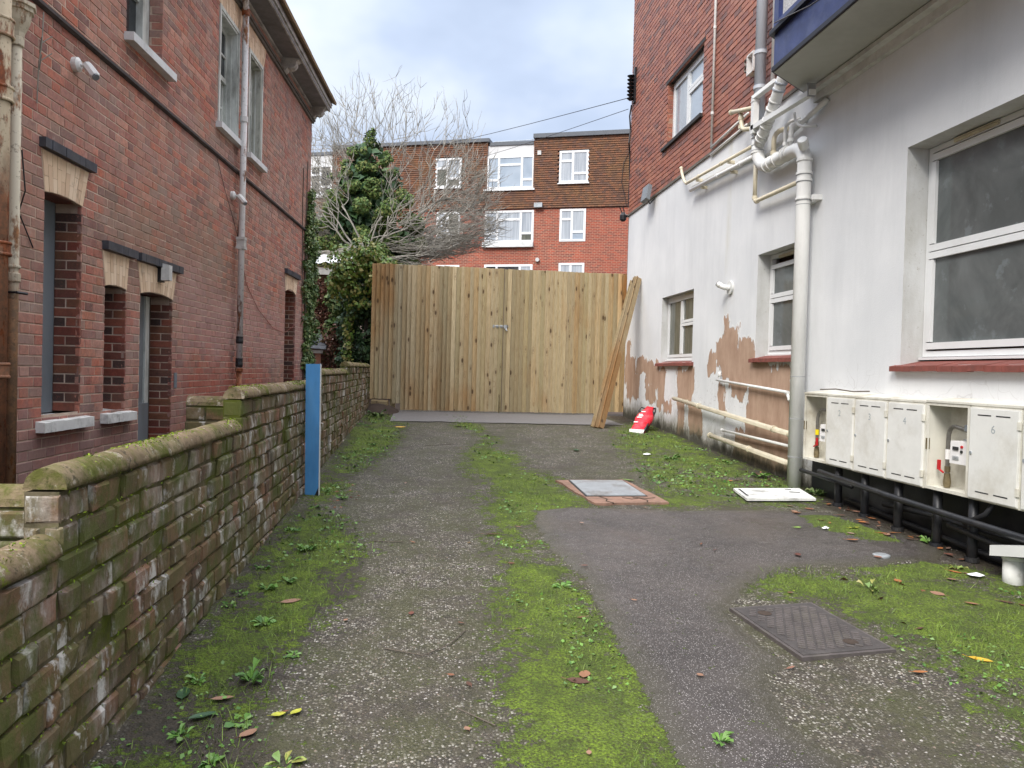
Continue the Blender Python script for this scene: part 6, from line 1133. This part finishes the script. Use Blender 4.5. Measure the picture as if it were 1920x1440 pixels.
# ------------------------------------------------------------------ ground cover on the drive
rng = np.random.default_rng(17)
def scatter(n, x0, x1, y0, y1, dens, bias=1.0):
    """more points near the camera; kept with probability dens(x, y)"""
    y = y0*(y1/y0)**(rng.random(n)**bias); x = rng.uniform(x0, x1, n); k = rng.random(n) < dens(x, y); return x[k], y[k]
def on_drive(x, y): return gz(x, y)+(fbm(x, y, 1.2, 3)-.5)*.02+(fbm(x, y, 7, 31)-.5)*.008+np.clip(poly_sd(TAR, x, y)/.05, 0, 1)*.014
def blades(n, dens, h, w, mat, name, lab, y1=13.5):
    x, y = scatter(n, -1.0, 3.76, 1.9, y1, dens); z_ = on_drive(x, y); m_ = len(x); a = rng.uniform(0, 2*math.pi, m_); H = h*rng.uniform(.4, 1.3, m_)*np.interp(y, [2, 6, 13], [.8, 1, 1.25]); ln = rng.uniform(.2, 1.3, m_)*H; b = rng.uniform(0, 2*math.pi, m_); W = w*np.interp(y, [2, 6, 13], [.8, 1.1, 2.0])
    o = np.stack([x, y, z_], 1); s = np.stack([np.cos(a)*W, np.sin(a)*W, 0*a], 1); l = np.stack([np.cos(b)*ln, np.sin(b)*ln, H], 1)
    V = np.stack([o-s, o+s, o+l*.55+s*.7+np.array([0, 0, 1])*(H*.12)[:, None], o+l*.55-s*.7+np.array([0, 0, 1])*(H*.12)[:, None], o+l], 1).reshape(-1, 3)
    i = np.arange(m_)[:, None]*5; F = np.concatenate([i+np.array([0, 1, 2, 3]), i+np.array([3, 2, 4, 4])], 1).reshape(-1, 4)
    tri = np.concatenate([np.concatenate([i+np.array([0, 1, 2])], 1), i+np.array([0, 2, 3]), i+np.array([3, 2, 4])], 0); return np_mesh(name, V, tri, mat, kind='stuff', label=lab, cat='grass')
gm = lambda x, y: moss_field(x, y)
lz = lambda x, y: np.clip(poly_sd(LEFTV, x, y)/.15+.4, 0, 1)
r2z = lambda x, y: np.clip(poly_sd(RIGHT2, x, y)/.15+.4, 0, 1)
blades(90000, lambda x, y: np.clip(gm(x, y)-.25, 0, 1)*1.1*(fbm(x, y, 2.2, 55) > .40), .030, .0016, 'grass', 'grass', 'short grass growing through moss along the middle and right of the drive')
blades(26000, lambda x, y: (lz(x, y)*(fbm(x, y, 1.8, 66) > .47)*.9+r2z(x, y)*(fbm(x, y, 1.7, 68) > .52)*.5)*1.0, .050, .0018, 'grass', 'grass_tufts', 'longer grass tufts along the garden wall and around the manhole')
# moss cushions: tiny bumps
def bits(n, dens, size, mat, name, lab, cat, flat_=.55, lift=.0, y1=13.6, k=1.0, x1=3.78):
    x, y = scatter(n, -1.0, x1, 1.9, y1, dens, k); m_ = len(x); s = size*rng.uniform(.45, 1.4, m_)*np.interp(y, [2, 6, 13], [.8, 1.15, 1.7]); z_ = on_drive(x, y)+lift; a = rng.uniform(0, 2*math.pi, m_); e = rng.uniform(.6, 1.3, m_)
    base = np.array([[1, 0, 0], [0, 1, 0], [-1, 0, 0], [0, -1, 0], [0, 0, 1], [0, 0, -.5]]); V = np.repeat(base[None], m_, 0)+rng.normal(0, .14, (m_, 6, 3)); V[:, :, 0] *= e[:, None]; V[:, :, 2] *= flat_
    ca, sa = np.cos(a)[:, None], np.sin(a)[:, None]; X_ = V[:, :, 0]*ca-V[:, :, 1]*sa; Y_ = V[:, :, 0]*sa+V[:, :, 1]*ca; V = np.stack([X_, Y_, V[:, :, 2]], -1)*s[:, None, None]+np.stack([x, y, z_], 1)[:, None, :]
    f = np.array([[0, 1, 4], [1, 2, 4], [2, 3, 4], [3, 0, 4]]); F = (np.arange(m_)[:, None, None]*6+f[None]).reshape(-1, 3); return np_mesh(name, V.reshape(-1, 3), F, mat, kind='stuff', label=lab, cat=cat)
bits(26000, lambda x, y: np.clip(gm(x, y)-.42, 0, 1)*1.5*(fbm(x, y, 4.5, 88) > .5), .0105, 'moss', 'moss_clumps', 'raised clumps of bright moss on the middle strip of the drive', 'moss', .6)
notar = lambda x, y: 1-np.clip(poly_sd(TAR, x, y)/.04+.5, 0, 1)
bits(90000, lambda x, y: np.clip(gm(x, y)-.30, 0, 1)*1.6, .0050, 'moss', 'moss_cushions', 'bright green moss cushions over the drive', 'moss', .8)
bits(60000, lambda x, y: notar(x, y)*(.12+.75*(fbm(x, y, 1.1, 91) > .5))*(1-np.clip(gm(x, y)*1.3, 0, .9))*np.clip((13.2-y)/1.5, 0, 1), .0046, 'pebble', 'gravel', 'loose pale gravel chips scattered on the drive', 'gravel', .6)
bits(2600, lambda x, y: np.clip(poly_sd([(1.4, 3.25), (1.6, 3.2), (2.3, 2.95), (2.5, 1.8), (1.45, 1.8), (1.45, 2.7)], x, y)/.1+.6, 0, 1), .0075, 'pebble', 'coarse_gravel', 'coarse broken gravel beside the manhole cover', 'gravel', .6, y1=4)
bits(1500, lambda x, y: np.clip(poly_sd([(-1.02, 6.1), (-.62, 6.0), (-.55, 6.6), (-.7, 7.1), (-1.02, 7.1)], x, y)/.1+.5, 0, 1), .012, 'leaf_dead', 'bark_litter', 'heap of red brown bark litter at the foot of the blue post', 'litter', .7, .004, x1=0)
# broad-leaved ground cover
def cover(n, dens, size, name, lab, mat='weed', hgt=.02):
    x, y = scatter(n, -1.0, 3.77, 1.9, 13.6, dens); m_ = len(x); C = np.stack([x, y, on_drive(x, y)+rng.uniform(.003, hgt, m_)], 1); N_ = rng.normal(0, .45, (m_, 3))+np.array([0, 0, 1]); return leaf_mesh(name, C, N_, size, mat, rng=rng, aspect=.75, kind='stuff', label=lab, cat='weeds')
cover(44000, lambda x, y: (lz(x, y)*(fbm(x, y, 2.1, 71) > .46)*.50*np.interp(y, [2, 5, 9, 13], [.5, .7, 1, 1])+np.clip(poly_sd(RIGHT1, x, y)/.2+.3, 0, 1)*(fbm(x, y, 1.9, 73) > .50)*.45+r2z(x, y)*(fbm(x, y, 1.6, 75) > .54)*.4+np.clip(poly_sd(STRIP, x, y)/.1+.3, 0, 1)*(fbm(x, y, 2.6, 79) > .62)*.4), .030, 'ground_weeds', 'low broad-leaved weeds along the wall foot and under the pipes')
cover(2500, lambda x, y: np.clip((x-3.35)/.3, 0, 1)*(fbm(x, y, 1.6, 81) > .42)*np.clip(1-abs(y-5)/4, 0, 1)*.8+np.clip(poly_sd(RIGHT2, x, y)/.3, 0, 1)*(fbm(x, y, 1.3, 83) > .58)*.3, .042, 'leaf_litter', 'small dead brown leaves collecting under the pipes and by the drain', 'leaf_dead', .012)
# individually recognisable weeds and leaves
def rosette(x, y, r, n, label, mat='weed', up=.35, group=None, k=1):
    q = MB(); z0 = dz(x, y)+.003; rs = random.Random(int(x*977+y*313)); r *= .78
    for i in range(n):
        a = rs.uniform(0, 6.28); st = r*rs.uniform(0, .45); l = r*rs.uniform(.35, .85); w_ = l*rs.uniform(.16, .30)*k; e = up*rs.uniform(.3, 1.4); ox, oy = st*math.cos(a+rs.uniform(-1, 1)), st*math.sin(a+rs.uniform(-1, 1)); hz = st*up*rs.uniform(.2, 1.1); c_, s_ = math.cos(a), math.sin(a); tl = rs.uniform(-.5, .5); P = lambda t, o, h: (x+ox+c_*l*t-s_*o, y+oy+s_*l*t+c_*o, z0+hz+h+o*tl)
        q.add([P(.05, 0, 0), P(.4, w_*.8, l*e*.4), P(.72, w_, l*e*.55), P(1, 0, l*e*.35), P(.72, -w_, l*e*.55), P(.4, -w_*.8, l*e*.4), P(.5, 0, l*e*.32)], [(0, 1, 6), (1, 2, 6), (2, 3, 6), (3, 4, 6), (4, 5, 6), (5, 0, 6)])
    return tag(q.build('weed', mat), label, 'weed', group)
for (x, y, r, n, lb, mt, up) in ((-.539, 3.25, .055, 11, 'small bluish rosette weed on bare soil near the garden wall', 'weed', .3), (-.62, 2.70, .075, 9, 'dark star-shaped rosette weed nearest the camera on the left', 'weed', .25), (-.66, 3.02, .085, 16, 'upright leafy weed tuft beside a fallen brown leaf', 'weed', 1.1), (-.80, 2.62, .07, 10, 'leafy weed at the very foot of the garden wall near the bottom corner', 'weed', .6), (-.42, 2.42, .085, 13, 'bright leafy weed at the bottom edge of the picture', 'leaf_light', .6), (1.05, 2.46, .075, 11, 'spiky dark rosette weed at the bottom of the moss strip beside the tarmac', 'weed', .5), (.80, 4.12, .09, 14, 'pale green daisy-like rosette at the moss edge beside the tarmac', 'weed', .2), (-.82, 4.1, .08, 12, 'leafy weed against the garden wall by the mossy bulge', 'weed', .7), (2.95, 8.6, .13, 12, 'spiky dark weed in the moss below the cream pipes', 'weed', .8), (3.55, 7.5, .14, 16, 'leafy weed clump at the foot of the grey stack', 'weed', .7), (2.58, 3.98, .10, 6, 'yellow-green seedling beside the far corner of the manhole', 'leaf_light', .9), (3.68, 4.98, .10, 10, 'green weed between the black support posts', 'weed', .9), (3.42, 4.38, .09, 6, 'broad light green weed beside the drain elbow', 'leaf_light', .8), (3.72, 6.65, .14, 18, 'ivy sprig growing behind the grey stack below the cupboards', 'leaf_ivy', .8), (-.80, 12.8, .22, 22, 'leafy clump on the earth bank under the gate', 'leaf_ivy', .8)):
    rosette(x, y, r, int(n*1.8), lb, mt, up)
for k in range(26):
    y = float(2.3*(12.5/2.3)**rng.random()); x = float(rng.uniform(-.98, -.62)); rosette(x, y, float(rng.uniform(.05, .09)), 20, 'low leafy weed growing along the foot of the garden wall', 'weed', .7, 'weeds along the foot of the garden wall')
def fallen(x, y, l, w_, label, mat, group=None, ang=None, curl=.25, name='fallen_leaf'):
    q = MB(); z0 = dz(x, y)+.010; rs = random.Random(int(x*1777+y*813)); a = rs.uniform(0, 6.28) if ang is None else ang; c_, s_ = math.cos(a), math.sin(a); tl = rs.uniform(-.3, .3)
    def P(t, o): h = curl*l*(abs(t)**1.5*.5+abs(o)/w_*.35)+tl*o*.5; return (x+c_*l*t-s_*o, y+s_*l*t+c_*o, z0+abs(h))
    ts = [-.5, -.28, 0, .28, .5]; ws = [0, .38, .5, .36, 0]; v = [P(-.5, 0)]
    for t, u in zip(ts[1:-1], ws[1:-1]): v += [P(t, w_*u), P(t, 0), P(t, -w_*u)]
    v.append(P(.5, 0)); q.add(v, [(0, 1, 2), (0, 2, 3), (1, 4, 5, 2), (2, 5, 6, 3), (4, 7, 8, 5), (5, 8, 9, 6), (7, 10, 8), (8, 10, 9)]); q.tube([P(-.5, 0), P(-.72, .002)], .0012, 3)
    return tag(q.build(name, mat), label, 'leaf', group)
for (x, y, l, w_, lb, mt, an) in ((-.50, 2.745, .055, .040, 'left bright yellow leaf of the pair near the bottom of the drive', 'leaf_yellow', .4), (-.44, 2.76, .055, .036, 'right bright yellow leaf of the pair near the bottom of the drive', 'leaf_yellow', 1.0), (-.885, 2.92, .11, .05, 'jagged dark green holly-like leaf standing by the garden wall', 'leaf_holly', 1.8), (-.765, 2.745, .10, .04, 'grey-green pointed leaf lying on bare soil', 'leaf_holly', .5), (-.73, 2.875, .085, .038, 'smooth tan leaf under the leafy weed tuft', 'leaf_dead', .2), (-.577, 2.62, .075, .045, 'curled reddish tan leaf near the bottom left corner', 'leaf_dead', .9), (-.66, 3.90, .11, .05, 'pinkish tan leaf in the grass by the garden wall', 'leaf_dead', .5), (.65, 2.95, .10, .045, 'reddish brown leaf on the moss strip beside the tarmac', 'leaf_dead', -.4), (.69, 3.01, .08, .05, 'darker brown leaf touching the one on the moss strip', 'leaf_dead', 1.2), (2.164, 2.965, .075, .034, 'small orange-brown leaf on the gravelly grass below the manhole', 'leaf_orange', .0), (2.534, 3.07, .10, .035, 'golden yellow leaf on the grass at the right', 'leaf_gold', -.7), (3.085, 5.795, .08, .04, 'orange leaf on the tarmac near the loose cupboard door', 'leaf_orange', .3), (3.087, 5.0, .10, .05, 'orange-brown leaf beside the moss patch on the tarmac', 'leaf_orange', .0), (2.846, 5.34, .07, .035, 'pale green leaf on the tarmac', 'leaf_green', .2), (1.917, 9.2, .16, .08, 'dark green leaf standing up on the tarmac beyond the drain cover', 'leaf_holly', 1.2), (.533, 11.45, .17, .10, 'large yellow-green leaf lying in front of the gate', 'leaf_green', .7), (2.05, 7.25, .15, .06, 'yellow leaf beside the galvanised drain cover', 'leaf_green', -.8), (3.3, 5.33, .11, .05, 'pale curled leaf on the dark moss patch', 'leaf_yellow', .3), (3.45, 5.15, .10, .05, 'tan leaf lying by the black posts', 'leaf_dead', 1.0), (2.95, 3.92, .09, .05, 'pale brown leaf in the weeds at the right', 'leaf_dead', 2), (-.35, 11.2, .18, .08, 'yellowish leaf on the weeds near the gate at the left', 'leaf_gold', .5), (-.3, 2.33, .09, .06, 'yellow leaf just at the bottom edge of the drive', 'leaf_gold', 1.2), (.5, 5.2, .12, .02, 'thin dead pine-coloured strip on the gravel', 'leaf_dead', .1)):
    fallen(x, y, l, w_, lb, mt, ang=an)
for k in range(70):
    x = float(3.72-abs(rng.normal(0, .35))); y = float(rng.uniform(2.6, 7.6)); 
    if 2.85 < x < 3.65 and 6.25 < y < 6.8: continue
    fallen(x, y, float(rng.uniform(.05, .09)), float(rng.uniform(.03, .045)), 'dead brown leaf on the ground below the meter cupboards and drain', ['leaf_dead', 'leaf_orange', 'leaf_dead', 'leaf_autumn'][k % 4], 'dead leaves below the meter cupboards')
for k in range(34):
    y = float(2.4*(12/2.4)**rng.random()); x = float(rng.uniform(-.95, 2.9)); fallen(x, y, float(rng.uniform(.03, .06)), float(rng.uniform(.014, .03)), 'small dry leaf scattered on the open drive', ['leaf_dead', 'leaf_autumn', 'leaf_dead'][k % 3], 'small dry leaves on the drive')
for (x, y, s, lb) in ((3.44, 4.23, .10, 'crumpled white paper scrap by the drain elbow'), (2.75, 8.9, .12, 'small white litter scrap in the moss under the pipes'), (3.05, 5.3, .05, 'tiny white scrap on the tarmac')):
    q = MB(); rs = random.Random(int(y*100)); n = 7; V = [(x, y, dz(x, y)+.035)]+[(x+s*.6*math.cos(6.28*i/n)*rs.uniform(.6, 1.1), y+s*.5*math.sin(6.28*i/n)*rs.uniform(.6, 1.1), dz(x, y)+.012+rs.uniform(0, .012)) for i in range(n)]; q.add(V, [(0, 1+i, 1+(i+1) % n) for i in range(n)]); tag(q.build('paper_scrap', 'paper'), lb, 'litter')
for (pts, lb) in (([(-.15, 3.30), (.02, 3.22), (.14, 3.34), (.22, 3.5)], 'thin curved twig lying on the gravel'), ([(-.32, 5.05), (-.12, 5.02)], 'short straight twig on the gravel near the wall'), ([(.02, 9.4), (.35, 9.55)], 'twig on the far gravel'), ([(.15, 2.75), (.28, 2.62)], 'dark twig on the gravel at the bottom')):
    q = MB(); q.tube([(x, y, dz(x, y)+.008) for x, y in pts], .0028, 5); tag(q.build('twig', 'bark_dark'), lb, 'twig')
# moss tufts on the garden wall and loose roots
C = []; N_ = []
for a, b, z_ in STEPS:
    n = int(900*(min(b, 14)-max(a, 1.4))) if b > 1.5 else 0; s_ = rng.uniform(max(a, 1.4), b, max(n, 1)); th = rng.uniform(.15, 2.9, max(n, 1)); k = fbm(s_, th*.25, 2.6, 15) > .60; s_, th = s_[k], th[k]
    C.append(np.stack([-1.073+.064*np.cos(th), s_, z_+.004+.068*np.sin(th)], 1)); N_.append(np.stack([np.cos(th), 0*th, np.sin(th)], 1)+rng.normal(0, .7, (len(th), 3)))
s_ = rng.uniform(1.5, 13.8, 26000); z_ = rng.uniform(.0, 1.4, 26000); tp = np.array([wtop(s) for s in s_]); k = (z_ < tp) & (z_ > gz(0, s_)) & (fbm(s_, z_, 1.7, 25)+.25*(np.abs(((tp-z_) % .0925)/.0925-.5) > .38) > .86); C.append(np.stack([-1.018+rng.uniform(0, .006, k.sum()), s_[k], z_[k]], 1)); N_.append(rng.normal(0, .6, (k.sum(), 3))+np.array([1, 0, .3]))
leaf_mesh('moss_tufts', np.concatenate(C), np.concatenate(N_), .011, 'moss', gwall, aspect=.5, rng=rng, kind='stuff')
